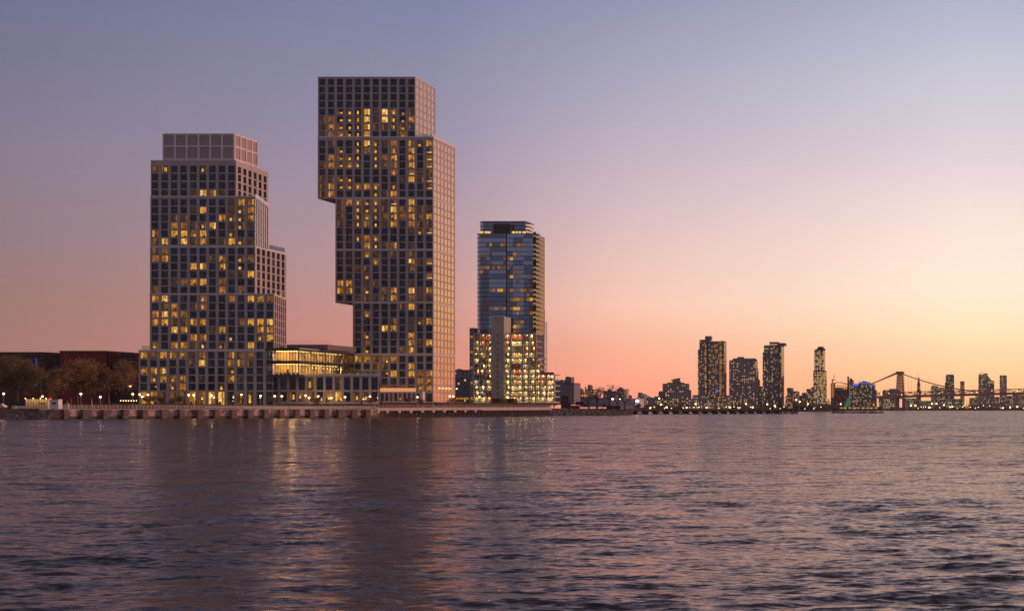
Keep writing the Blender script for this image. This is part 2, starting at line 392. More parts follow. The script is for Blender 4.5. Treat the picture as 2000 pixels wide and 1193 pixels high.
    g = N(nt, 'ShaderNodeBsdfGlossy'); g.inputs['Roughness'].default_value = .15; g.inputs['Color'].default_value = (.76, .62, .575, 1)
    L(nn.outputs[0], g.inputs['Normal'])
    df = N(nt, 'ShaderNodeBsdfDiffuse'); df.inputs[0].default_value = (.020, .020, .023, 1)
    fr = N(nt, 'ShaderNodeFresnel'); fr.inputs['IOR'].default_value = 1.34; L(nn.outputs[0], fr.inputs['Normal'])
    mx = N(nt, 'ShaderNodeMixShader'); L(fr.outputs[0], mx.inputs[0]); L(df.outputs[0], mx.inputs[1]); L(g.outputs[0], mx.inputs[2])
    L(mx.outputs[0], out.inputs[0])
    me.materials.append(m)
    o = bpy.data.objects.new('water', me); COL.objects.link(o)
    tag(o, 'choppy dusky river with pink and slate ripples in the foreground', 'river', kind='structure')
make_water()

# ------------------------------------------------------------------ land
WALL_L, WALL_R = (XA(118, 604), 604), (XA(736, 697), 697)
def land():
    mb = MB()
    poly = [(-1500, 560), (XA(-300, 575), 575), (XA(84, 601), 601), (WALL_L[0], WALL_L[1]+.6), (WALL_R[0], WALL_R[1]+.6), (XA(760, 722), 722), (XA(1080, 900), 900), (XA(1160, 935), 935), (XA(1225, 985), 985),
            (XA(1235, 1300), 1300), (XA(1255, 2080), 2080), (XA(1620, 2160), 2160), (XA(1650, 2700), 2700), (XA(1760, 3090), 3090), (XA(2100, 3120), 3120), (2500, 3150), (12000, 3600), (14000, 26000), (-14000, 26000), (-9000, 560)]
    mb.prism(poly, -2, 3.3)
    tag(mb.build('ground', M['ground']), 'flat dark shore land under the city along both banks', 'ground', kind='structure')
    # raised planting bed between wall and towers
    b = MB()
    pts_front = [at(-200, 796.6, 620), at(120, 796.5, 625), at(735, 796.2, 715), at(900, 796, 780), at(1070, 796, 900)]
    zs_f = [3.42]*5
    back = [at(-200, 0, 690), at(250, 0, 697), at(735, 0, 742), at(890, 0, 800), at(1080, 0, 960)]
    zb = [4.4, 4.9, 5.3, 5.8, 6.2]
    for i in range(4):
        p, q, r, s = pts_front[i], pts_front[i+1], back[i+1], back[i]
        b.quad((p.x, p.y, zs_f[i]), (q.x, q.y, zs_f[i+1]), (r.x, r.y, zb[i+1]), (s.x, s.y, zb[i]))
        r2, s2 = (r.x, r.y+160, zb[i+1]), (s.x, s.y+160, zb[i])
        b.quad((s.x, s.y, zb[i]), (r.x, r.y, zb[i+1]), r2, s2)
    tag(b.build('lawn', M['bed']), 'gently rising planted bank behind the river wall', 'lawn', kind='structure')
    g = MB(); rg = random.Random(3)
    for k in range(15000):
        px = rg.uniform(-30, 1065)
        i = 0 if px < 120 else 1 if px < 735 else 2 if px < 900 else 3
        f = rg.random(); a = [-200, 120, 735, 900, 1070][i]; c = [-200, 120, 735, 900, 1070][i+1]; t = (px-a)/(c-a)
        p = pts_front[i].lerp(pts_front[i+1], t); q = back[i].lerp(back[i+1], t)
        zp = 3.42; zq = zb[i]*(1-t)+zb[i+1]*t
        w = f*.9+.05
        x, y, z = p.x+(q.x-p.x)*w, p.y+(q.y-p.y)*w, zp+(zq-zp)*w-.05
        clump = .5+.5*math.sin(px*.21)*math.sin(px*.063+2)
        h = rg.uniform(.35, .6+.7*clump); ang = rg.uniform(0, 3.14); wd = rg.uniform(.12, .3); lx, ly = rg.uniform(-.3, .3), rg.uniform(-.3, .3)
        g.tri((x-wd*math.cos(ang), y-wd*math.sin(ang), z), (x+wd*math.cos(ang), y+wd*math.sin(ang), z), (x+lx, y+ly, z+h))
    tag(g.build('grass', M['grass']), 'golden autumn ornamental grass along the promenade bank', 'grass', kind='stuff')
land()
def hills():
    mb = MB(); Y = 5000; n = 60; pts = []
    for i in range(n+1):
        px = 1200+125*i/n; t = i/n
        h = math.sin(math.pi*t)**.8*(24+3*math.sin(t*17)); pts.append(((px-PX)*Y/F, h*Y/F+3))
    for i in range(n):
        (x0, h0), (x1, h1) = pts[i], pts[i+1]
        mb.quad((x0, Y-60, 0), (x1, Y-60, 0), (x1, Y, h1), (x0, Y, h0)); mb.quad((x0, Y, h0), (x1, Y, h1), (x1, Y+300, 0), (x0, Y+300, 0))
    tag(mb.build('hills', M['hill']), 'faint low hill on the far horizon beyond the warehouses', 'hill', kind='structure')
hills()

# ------------------------------------------------------------------ facade building blocks
def frame_of(a, b):
    u = Vector((b[0]-a[0], b[1]-a[1])); L = u.length; u.normalize(); n = Vector((u.y, -u.x)); return u, n, L

def facade(mb, P, u, n, L, z0, z1, cols, rows, depth=.45, mi=0, sp=.10):
    e = [0.0]
    for c in cols: e += [c[0], c[1]]
    e.append(L)
    for i in range(0, len(e), 2):
        if e[i+1] - e[i] > 1e-3: mb.wq(P, u, n, e[i], e[i+1], 0, z0, z1, mi)
    for (a, b) in cols:
        for s in (a, b):
            p0 = (P[0]+u[0]*s, P[1]+u[1]*s); p1 = (p0[0]-n[0]*depth, p0[1]-n[1]*depth)
            mb.quad((*p0, z0), (*p1, z0), (*p1, z1), (*p0, z1), mi)
        zz = [z0]
        for r in rows: zz += [r[0], r[1]]
        zz.append(z1)
        for i in range(0, len(zz), 2):
            if zz[i+1] - zz[i] > 1e-3: mb.wq(P, u, n, a, b, -sp if 0 < i < len(zz)-2 else -.003, zz[i], zz[i+1], mi)
        for r in rows:
            for z in r:
                q = [(P[0]+u[0]*s-n[0]*o, P[1]+u[1]*s-n[1]*o, z) for s, o in ((a, 0.003), (b, 0.003), (b, depth), (a, depth))]
                mb.quad(*q, mi)

def window(P, u, n, s0, s1, z0, z1, code, cseed, rng, off=-.45, tall=False, slim=False):
    mb = MB(); w, h = s1-s0, z1-z0; cr = random.Random(cseed)
    mul = cr.choice([.33, .64, .64]); spot = (cr.uniform(.05, .5), cr.uniform(.05, .2), cr.uniform(.3, .45), cr.uniform(.3, .6))
    base, over = DK, []
    if code == '.':
        base = rng.choice([DK, DK, NV, NV, DK])
        if rng.random() < .45: a = rng.choice([0, mul]); over.append((a, 0, .35, 1, TL if rng.random() < .3 else NV if base == DK else DK))
    elif code == 'b':
        base = rng.choice([BR, BR, DM]) if rng.random() < .8 else BR
        if rng.random() < .6: over.append((rng.choice([0, .7]), 0, .3, 1, DM if base == BR else BR))
        over.append((rng.uniform(0, .6), 0, .3, .25, BK))
    elif code == 's':
        base = rng.choice([BR, BR, DK, DM]); x, z, ww, hh = spot
        over.append((x, z, ww, hh, YE)); over.append((x+ww*.2, z+.03, ww*.55, hh*.5, WH if rng.random() < .6 else YE))
        if rng.random() < .5: over.append((0 if x > .25 else .75, 0, .25, 1, DM))
    elif code == 'o':
        base = rng.choice([AM, AM, DM])
        over.append((rng.choice([0.02, .66]), 0, .3, 1, YE if rng.random() < .6 else AM)); over.append((rng.uniform(.1, .5), 0, .35, rng.uniform(.12, .3), BR))
        if rng.random() < .4: over.append((rng.uniform(.1, .5), .45, .3, .3, YE))
    elif code == 'y':
        base = rng.choice([AM, YE, YE])
        over.append((rng.choice([.05, .6, .4]), .1, .33, .85, WH if rng.random() < .5 else YE)); over.append((rng.uniform(.05, .6), 0, .35, rng.uniform(.1, .3), BR if rng.random() < .6 else BK))
        if rng.random() < .5: over.append((rng.uniform(0, .7), .5, .2, .4, AM))
    elif code == '-':
        base = rng.choice([BR, DM]); over += [(.1, .12, .86, .2, YE), (.35, .16, .5, .12, WH), (.5, .4, .5, .55, DM)]
    elif code == 'w':
        base = YE; over += [(.1, .45, .8, .5, WH), (.45, .1, .3, .25, BK), (.55, .05, .4, .4, WH)]
    mb.wq(P, u, n, s0, s1, off, z0, z1, base)
    for i, (x, z, ww, hh, m) in enumerate(over):
        x1, zz1 = min(1, x+ww), min(1, z+hh)
        mb.wq(P, u, n, s0+x*w, s0+x1*w, off+.02+.012*i, z0+z*h, z0+zz1*h, m)
    o0, o1 = (off+.02, off+.03) if slim else (off+.06, off+.12)
    t = .07
    for (a, b) in ((s0, s0+t), (s1-t, s1), (s0+mul*w-.04, s0+mul*w+.04)): mb.ob(P, u, n, a, b, off, o1, z0, z1, FR)
    for (a, b) in ((z0, z0+t), (z1-t, z1)): mb.ob(P, u, n, s0+t, s1-t, off, o0, a, b, FR)
    if tall: mb.ob(P, u, n, s0+t, s1-t, off, o0, z0+h*.42, z0+h*.42+.1, FR)
    return mb

def put_windows(root, items, mats, limit=100, name='window'):
    """items: (priority, mesh). The 100 largest are parts of their own, what is left is one part."""
    items = sorted(items, key=lambda t: -t[0])
    for _, mb in items[:limit]: mb.build(name, mats, root)
    if len(items) > limit:
        r = MB()
        for _, mb in items[limit:]: r.add(mb)
        tag(r.build('windows', mats, root), kind='stuff')

def cols_px(c0, pitch, n, w, pxl, Y):
    return [((c0+pitch*i-w/2-pxl)*Y/F, (c0+pitch*i+w/2-pxl)*Y/F) for i in range(n)]
def rows_px(centres, h, Y):
    return sorted([(ZA(c+h/2, Y), ZA(c-h/2, Y)) for c in centres])
def even_cols(L, n, frac, m):
    p = (L-2*m)/n; return [(m+p*(i+.5)-p*frac/2, m+p*(i+.5)+p*frac/2) for i in range(n)]

rng = random.Random(21)
def lamp_in(fixture, p, watts, col, r=.2):
    # the light a lamp fitting gives off
    d = bpy.data.lights.new('lamp_glow', 'POINT'); d.energy = watts; d.color = col; d.shadow_soft_size = r
    o = bpy.data.objects.new('lamp_glow', d); COL.objects.link(o); o.parent = fixture
    q = fixture
    while q.parent is not None: q = q.parent
    o.location = Vector(p) - q.location
def tower_block(wall, items, Yf, pxl, pxr, rear_px, rear_Y, ytop, ybot, ccol0, pitch, ncol, ww, rowc, wh, lit, sidecols, sidefrac=.58, gy=None, side_lit=None, prio=0.0, side_depth=.42, side_margin=.9):
    A, B = (XA(pxl, Yf), Yf), (XA(pxr, Yf), Yf); C = (XA(rear_px, rear_Y), rear_Y); D = (XA(pxl, Yf)+.5, rear_Y)
    z0, z1 = ZA(ybot, Yf), ZA(ytop, Yf)
    u, n, L = frame_of(A, B)
    rows = rows_px(rowc, wh, Yf); cols = cols_px(ccol0, pitch, ncol, ww, pxl, Yf)
    allrows = ([(ZA(gy[1], Yf), ZA(gy[0], Yf))] if gy else []) + rows
    facade(wall, A, u, n, L, z0, z1, cols, allrows)
    for ri, r in enumerate(reversed(rows)):
        for ci, c in enumerate(cols):
            code = lit[ri][ci] if ri < len(lit) and ci < len(lit[ri]) else '.'
            items.append((prio+1+(.5 if code in 'yosw-' else .2 if code == 'b' else 0), window(A, u, n, *c, *r, code, int(ccol0+pitch*ci)*31+int(pitch*100), rng)))
    u2, n2, L2 = frame_of(B, C)
    sc = even_cols(L2, sidecols, sidefrac, side_margin)
    facade(wall, B, u2, n2, L2, z0, z1, sc, allrows, depth=side_depth, sp=min(.1, side_depth*.4))
    for ri, r in enumerate(reversed(allrows)):
        for ci, c in enumerate(sc):
            code = '.'
            if side_lit and rng.random() < side_lit: code = rng.choice('oobb')
            items.append((prio-1, window(B, u2, n2, *c, *r, code, ci+5, rng, off=-side_depth, tall=(r[1]-r[0] > 3.2), slim=side_depth < .2)))
    for a, b in ((C, D), (D, A)): wall.quad((*a, z0), (*b, z0), (*b, z1), (*a, z1))
    wall.quad((*A, z1), (*B, z1), (*C, z1), (*D, z1), 1); wall.quad((*A, z0), (*D, z0), (*C, z0), (*B, z0), 0)
    return A, B, C, D, z0, z1, cols, u, n
def ledge(mb, A, B, C, z, h=.45, out=.14):
    m = MB(); u, n, L = frame_of(A, B); m.ob(A, u, n, -.1, L+out, .003, out, z-h/2, z+h/2)
    u, n, L = frame_of(B, C); m.ob(B, u, n, 0, L, .003, out, z-h/2, z+h/2)
    m.build('ledge', M['ledge'], mb)
def parapet(mb, A, B, C, D, z, h=1.0, t=.35):
    for a, b in ((A, B), (B, C), (C, D), (D, A)):
        u, n, L = frame_of(a, b); mb.ob(a, u, n, 0, L-t, -t, -.004, z-.002, z+h)

def make_tower_one():
    Y, RY = 700, 735
    root = thing('residential_tower', 'shorter stepped concrete tower of square windows with a louvred box on its roof', 'tower', (XA(400, Y), Y, 4.5))
    wall, led, items = MB(), MB(), []
    c0, p, ww, wh = 302.8, 18.67, 13.2, 12.7
    lit = {1: ["bs...s...", ".........", ".........", "....byob."],
           2: ["........boo", "....by..bso", "..bb...osso", "..oobsy.bsb", "o.yysy..s..", "by.yby.bysb"],
           3: ["bb.........", "oy....bo.sb", "....yy.o.s.", "........bby", "..bboy.o...", "b......o.b."],
           4: ["oy...s..o.yob", ".bo.bs.......", "oyoo.........", "yybbyy...byyy", "..yy..bo...yy", "....yo..s..sy", "s.oobs.s..y.."],
           5: ["obyoobo..obb..", ".....by..oob..", "ooy......s....", ".soso.b..ob...", "...so...s....."]}
    k = 1.0
    b1 = tower_block(wall, items, Y, 294.5, 461, 524, RY, 320, 384, c0, p, 9, ww, [330.4, 346, 362, 377.4], wh, lit[1], 6, side_lit=.06)
    b2 = tower_block(wall, items, Y, 293.5, 498, 524.5, RY, 384, 482.5, c0, p, 11, ww, [395.1+15.27*i for i in range(6)], wh, lit[2], 6, side_lit=.0, side_depth=.15)
    b3 = tower_block(wall, items, Y, 293, 498.3, 559, RY, 482.5, 574.2, c0, p, 11, ww, [489.9+15.2*i for i in range(6)], wh, lit[3], 6, side_lit=.08)
    b4 = tower_block(wall, items, Y, 292.5, 535, 559.5, RY, 574.2, 684.5, c0, p, 13, ww, [583.4+15.2*i for i in range(7)], wh, lit[4], 6, side_lit=.22)
    b5 = tower_block(wall, items, Y, 271, 529.3, 532, RY, 684.5, 797.5, 280.5, 18.9, 14, ww, [693.5+15.4*i for i in range(5)], wh, lit[5], 6, gy=(764.5, 791))
    A, B = b5[0], b5[1]; u, n = b5[7], b5[8]
    ground = "yybbbooyy.ss.."
    for i, c in enumerate(b5[6]):
        items.append((5, window(A, u, n, *c, ZA(791, Y), ZA(764.5, Y), ground[i], 900+i, rng, tall=True)))
    # parapet rows
    A, B, C, D = b1[:4]
    u, n, L = frame_of(A, B)
    z320, z313 = ZA(320, Y), ZA(313.2, Y)
    parapet(wall, A, B, C, D, z320, z313-z320)
    for b in (b2, b3, b4, b5): ledge(root, b[0], b[1], b[2], b[5], .5)
    A, B, C = b1[:3]; ledge(root, A, B, C, z313-.12, .24, .08)
    wall.build('wall', [M['facade'], M['roof']], root)
    # balustrades on the terraces
    for (pa, ya, Ya, pb, yb, Yb) in ((499.5, 379.5, Y+3, 524.5, 0, RY), (526.2, 478.5, 718, 556.5, 0, RY-1)):
        m = MB(); a, b = (XA(pa, Ya), Ya), (XA(pb, Yb), Yb); uu, nn, LL = frame_of(a, b); zz = ZA(ya, Ya)
        m.ob(a, uu, nn, 0, LL, -.05, .0, zz-1.6, zz+.1); m.build('balustrade', M['balu'], root)
    m = MB(); z = ZA(684.5, Y); m.ob((XA(275, Y), Y+.6), (1, 0), (0, -1), 0, 3.2, -.05, 0, z+.2, z+1.9); m.build('balustrade', M['balu'], root)
    # louvred roof box
    Yb = 703; Rb = 724
    lo = MB(); rib = MB(); A, B, C, D = (XA(319.2, Yb), Yb), (XA(457.3, Yb), Yb), (XA(502, Rb), Rb), (XA(319.2, Yb), Rb)
    z0, z1 = z320, ZA(262, Yb)
    lo.prism([A, B, C, D], z0, z1)
    for a, b, nn_ in ((A, B, 6), (B, C, 4)):
        uu, nv, LL = frame_of(a, b)
        for i in range(nn_+1):
            s = LL*i/nn_; rib.ob(a, uu, nv, max(-.2, s-.4), min(LL+.2, s+.4), .004, .34, z0, z1+.1)
        for fz in (.0, .155, .575, .965):
            z = z0+(z1-z0)*fz
            rib.ob(a, uu, nv, 0, LL, .003, .2, z, z+.6)
    pb = lo.build('rooftop_enclosure', M['louvre'], root); rib.build('rib', M['ledge'], pb)
    put_windows(root, items, WM)
make_tower_one()

def make_tower_two():
    Y, RY = 756, 787
    root = thing('residential_tower', 'tallest concrete tower, its upper blocks overhanging to the left like a reversed staircase', 'tower', (XA(770, Y), Y, 5))
    wall, led, items = MB(), MB(), []
    c0, p, ww, wh = 629.3, 17.4, 12.1, 11.8
    top = ["...........", "...........", "...........", "...........", "..sssybwssb", "bosssybwsso", "bosssybbssb", "bosssy...s."]
    s2 = [".b..sysbo.oso", "..s.sbs.s.o.-", ".osss.sbo.o.-", "bosss.sbo.o.-", "........s.-bb", "bbss.....byb-", "bosssys.s...-", "bo....sbo...."]
    s3 = ["bosssb-.y..", "b.sssbybybb", "b.sssboboby", "b.sosbo.obb", "........bs-", "..sos......", "...osbo.b.."]
    s3b = ["...sb.b.b..", "....s...yb-", "..bb....b..", "...s......-", "oo.bb...b..", "oo.s.by.ybo", "..bbbby.bbb"]
    s4 = [".....by..", ".s.......", "....b.bso", "...yy.b..", ".s....o..", ".b....yby", ".s...by.."]
    s4b = ["oobbo....", "..bb..o..", "ssbby.ybo", ".......oo", "...ssbboo"]
    b1 = tower_block(wall, items, Y, 621, 811, 851, RY-4, 153.5, 268, c0, p, 11, ww, [160.6+14.55*i for i in range(8)], wh, top, 5, .62, side_depth=.07)
    b2 = tower_block(wall, items, Y, 620.5, 846, 889, RY, 268, 388.3, c0, p, 13, ww, [280.2+14.05*i for i in range(8)], wh, s2, 6, .62, side_depth=.07)
    b3 = tower_block(wall, items, Y, 655, 846, 889, RY, 388.3, 488, c0+2*p, p, 11, ww, [395.2+14.08*i for i in range(7)], wh, s3, 6, .62, side_depth=.07)
    b4 = tower_block(wall, items, Y, 655, 846, 889, RY, 488, 591.3, c0+2*p, p, 11, ww, [496.8+14.17*i for i in range(7)], wh, s3b, 6, .62, side_depth=.07)
    b5 = tower_block(wall, items, Y, 689, 846, 889, RY, 591.3, 692, c0+4*p, p, 9, ww, [599+14.1*i for i in range(7)], wh, s4, 6, .62, side_depth=.07)
    b6 = tower_block(wall, items, Y, 689, 846, 889, RY, 692, 797, c0+4*p, p, 9, ww, [701+14.4*i for i in range(5)], wh, s4b, 6, .62, side_depth=.07, gy=(768, 784))
    A, u, n = b6[0], b6[7], b6[8]
    for i, c in enumerate(b6[6]): items.append((5, window(A, u, n, *c, ZA(784, Y), ZA(768, Y), '.', 40+i, rng, tall=True)))
    A, B, C, D = b1[:4]; zt = ZA(153.5, Y); parapet(wall, A, B, C, D, zt, ZA(150.5, Y)-zt)
    ledge(root, A, B, C, ZA(150.8, Y), .22, .08)
    for b in (b2, b3, b4, b5, b6): ledge(root, b[0], b[1], b[2], b[5], .5)
    wall.build('wall', [M['facade_b'], M['roof']], root)
    m = MB(); z = ZA(268, Y); a, b = (XA(812, Y), Y+.5), (XA(846, Y)-.4, Y+.5); uu, nn, LL = frame_of(a, b)
    m.ob(a, uu, nn, 0, LL, -.05, 0, z+.1, z+1.3)
    c = (XA(888, RY), RY); uu, nn, LL = frame_of(b, c); m.ob(b, uu, nn, 0, LL, -.05, 0, z+.1, z+1.3)
    m.build('balustrade', M['balu'], root)
    # wall lamps along the lowest storey of the west side
    uu, nn, LL = frame_of(b6[1], b6[2])
    for i in range(1, 5):
        lm = MB(); s = .9+(LL-1.8)/6*(i+.5); q = (b6[1][0]+uu[0]*s+nn[0]*.25, b6[1][1]+uu[1]*s+nn[1]*.25)
        lm.ball((q[0], q[1], ZA(757.5, Y)), .2); lm.build('wall_lamp', M['strip'], root)
    put_windows(root, items, WM)
make_tower_two()

# ------------------------------------------------------------------ podium, pavilion and colonnade between the towers
def make_podium():
    Y = 704
    root = thing('podium_building', 'low podium of tall dark openings between the two towers under the lit glass pavilion', 'podium', (XA(635, Y), Y, 4.5))
    wall, items = MB(), []
    A, B = (XA(529, Y), Y), (XA(740, Y), Y); C = (XA(739.5, 752.5), 752.5); D = (A[0], 752.5)
    u, n, L = frame_of(A, B)
    z0, z1 = 3, ZA(732.5, Y)
    cols = [((536+17.75*i-6.3-529)*Y/F, (536+17.75*i+6.3-529)*Y/F) for i in range(12)]
    rows = [(ZA(783.5, Y), ZA(765, Y)), (ZA(761, Y), ZA(736, Y))]
    facade(wall, A, u, n, L, z0, z1, cols, rows)
    up, lo = "....s..b....", "..sbb.oy.ss."
    for i, c in enumerate(cols):
        items.append((2, window(A, u, n, *c, *rows[1], up[i], 60+i, rng, tall=True))); items.append((1, window(A, u, n, *c, *rows[0], lo[i], 80+i, rng, tall=True)))
    for a, b in ((B, C), (C, D), (D, A)): wall.quad((*a, z0), (*b, z0), (*b, z1), (*a, z1))
    wall.quad((*A, z1), (*B, z1), (*C, z1), (*D, z1), 1)
    wall.build('wall', [M['facade'], M['roof']], root)
    m = MB(); m.ob(A, u, n, 0, L, -.3, .15, z1, z1+.45); m.build('ledge', M['ledge'], root)
    m = MB(); m.ob((XA(689, Y), Y), u, n, 0, XA(739, Y)-XA(689, Y), -.4, -.35, z1+.45, z1+1.5); m.build('balustrade', M['balu'], root)
    put_windows(root, items, WM)
make_podium()

def make_pavilion():
    Y = 698; RY = 765
    root = thing('glass_pavilion', 'two storey glass pavilion glowing yellow beside the shorter tower, above the podium', 'pavilion', (XA(552, Y), Y, ZA(733, Y)))
    A, B = (XA(520.5, Y), Y), (XA(583, Y), Y); C = (B[0]+.3, RY); D = (A[0]+6, RY)
    zb, zm, zt, zr = ZA(731.5, Y), ZA(708, Y), ZA(684.5, Y), ZA(679.5, Y)
    s = MB()
    P = [A, B, C, D]
    s.prism(P, zb-.7, zb); s.prism(P, zm-.35, zm+.75)
    sl = s.build('floor_slab', M['slab'], root)
    r = MB(); r.prism([(A[0]-.3, A[1]-.3), (B[0]+.3, B[1]-.3), (C[0]+.3, C[1]), D], zt, zr); rf = r.build('roof', M['slab'], root)
    e = MB(); u2, n2, L2 = frame_of(B, C); e.ob((B[0]+.3, B[1]-.3), u2, n2, 0, L2, 0.003, .2, zr-.35, zr+.1); e.build('roof_edge', M['deck'], rf)
    i = MB()
    bx = B[0]-6.5
    i.box(A[0]+1, bx, Y+7, Y+7.3, zb, zm-.35); i.box(A[0]+1, bx, Y+7, Y+7.3, zm+.75, zt)
    i.box(bx, bx+.3, Y+7, RY-1, zb, zm-.35); i.box(bx, bx+.3, Y+7, RY-1, zm+.75, zt); i.box(bx+.31, B[0]-.3, RY-1.3, RY-1, zb, zm-.35); i.box(bx+.31, B[0]-.3, RY-1.3, RY-1, zm+.75, zt)
    i.build('back_wall', M['inner'], root)
    cl = MB()
    for z in (zm-.4, zt-.05): cl.box(A[0]+.4, B[0]-.4, Y+.5, Y+6.9, z-.05, z); cl.box(bx+.4, B[0]-.4, Y+7, RY-1, z-.05, z)
    cl.build('ceiling', M['ceil'], root)
    st = MB()
    for z, k in ((zm-.6, 0), (zt-.25, 1)):
        if k: st.box(B[0]-8.5, B[0]-1, Y+1.2, Y+1.5, z, z+.15); 
        for a, b in ((Y+3, Y+14), (Y+18, Y+30), (Y+33, Y+44)):
            st.box(B[0]-1.6, B[0]-1.3, a, b, z, z+.15)
        st.box(A[0]+2, B[0]-2, Y+4, Y+4.3, z, z+.12)
    so_ = st.build('ceiling_strip', M['strip'], root)
    for zz in (zb+2.6, zm+3.1):
        for (xx, yy) in ((A[0]+3, Y+3.5), (A[0]+8, Y+3.5), (B[0]-3.4, Y+4), (B[0]-3.2, Y+15), (B[0]-3.2, Y+26), (B[0]-3.2, Y+38), (B[0]-3.2, Y+50)): lamp_in(so_, (xx, yy, zz), 680, (1, .60, .18), .3)
    dn = MB()
    for k in range(9): dn.ball((B[0]-2.2, Y+20+k*4, zb+3.0), .18, nu=6, nv=4)
    dn.build('downlight', M['bulb'], root)
    u1, n1, L1 = frame_of(A, B)
    g = MB(); fr = MB()
    for (uu, nn, LL, P0, k) in ((u1, n1, L1, A, 11), (u2, n2, L2, B, 22)):
        for z0, z1 in ((zb, zm-.35), (zm+.75, zt)):
            g.wq(P0, uu, nn, 0, LL, .05, z0, z1)
        for j in range(k+1):
            sx = LL*j/k; fr.ob(P0, uu, nn, sx-.06, sx+.06, .06, .24, zb, zt)
    g.build('glazing', M['clear'], root); fr.build('mullion', M['dark'], root)
    v = MB()
    for k in range(5):
        y0 = Y+8+k*11
        v.tube((B[0]-2.4, y0, zm+.7), (B[0]-2.4, y0+3.5, zt), .22, k=6); v.tube((B[0]-2.4, y0+7, zm+.7), (B[0]-2.4, y0+3.5, zt), .22, k=6)
        v.tube((B[0]-2.6, y0, zb), (B[0]-2.6, y0, zm), .2, k=6)
    v.build('brace', M['white'], root)
    f = MB()
    for k in range(6):
        x = A[0]+2.5+k*1.6; f.box(x, x+.9, Y+2, Y+2.9, zb, zb+.75)
    f.box(A[0]+5.6, A[0]+6.4, Y+5, Y+5.6, zb, zb+2.2); f.build('furniture', M['dark'], root)
    p = MB(); p.box(XA(560, Y+20), XA(640, Y+20), Y+20, Y+52, zr, zr+2.0); ph = p.build('penthouse', M['grey_d'], rf)
    rl = MB()
    for k in range(16):
        x = XA(556, Y+14)+k*1.15; rl.tube((x, Y+14, zr), (x, Y+14, zr+3.0), .04, k=4)
    rl.tube((XA(556, Y+14), Y+14, zr+3.0), (XA(556, Y+14)+17.3, Y+14, zr+3.0), .04, k=4); rl.tube((XA(583, Y)+.0, Y+14, zr+1.0), (C[0], C[1], zr+1.0), .04, k=4)
    rl.build('railing', M['steel'], rf)
make_pavilion()

def make_colonnade():
    Y = 752.8
    root = thing('colonnade_annex', 'single storey pale colonnade with a glowing orange parapet at the tallest tower\'s foot', 'annex', (XA(782, Y), Y, 4.8))
    A, B = (XA(741, Y), Y), (XA(826, Y), Y); C, D = (B[0], 755.9), (A[0], 755.9); u, n, L = frame_of(A, B)
    z0, z1 = 4.0, ZA(764.5, Y)
    wall, items = MB(), []
    cols = [((746.6+8.75*i-2.9-741)*Y/F, (746.6+8.75*i+2.9-741)*Y/F) for i in range(9)]
    row = (ZA(783, Y), ZA(767.5, Y))
    facade(wall, A, u, n, L, z0, z1, cols, [row])
    for i, c in enumerate(cols): items.append((1, window(A, u, n, *c, *row, "..b.s..b."[i], i, rng, tall=True)))
    for a, b in ((B, C), (C, D), (D, A)): wall.quad((*a, z0), (*b, z0), (*b, z1), (*a, z1))
    wall.quad((*A, z1), (*B, z1), (*C, z1), (*D, z1), 1); wall.build('wall', [M['ledge'], M['roof']], root)
    m = MB(); m.ob(A, u, n, .2, XA(812, Y)-A[0], -.25, .004, z1, ZA(757.5, Y)); m.build('lit_parapet', M['led'], root)
    f = MB()
    for k in range(9):
        x = A[0]+1.3+k*1.4; f.ball((x, Y+1.6, ZA(756.5, Y)), .3, nu=7, nv=5, sz=.8); f.tube((x, Y+1.6, z1), (x, Y+1.6, ZA(757, Y)), .08, k=4)
    f.build('terrace_planting', M['leaf_d'], root)
    put_windows(root, items, WM)
make_colonnade()

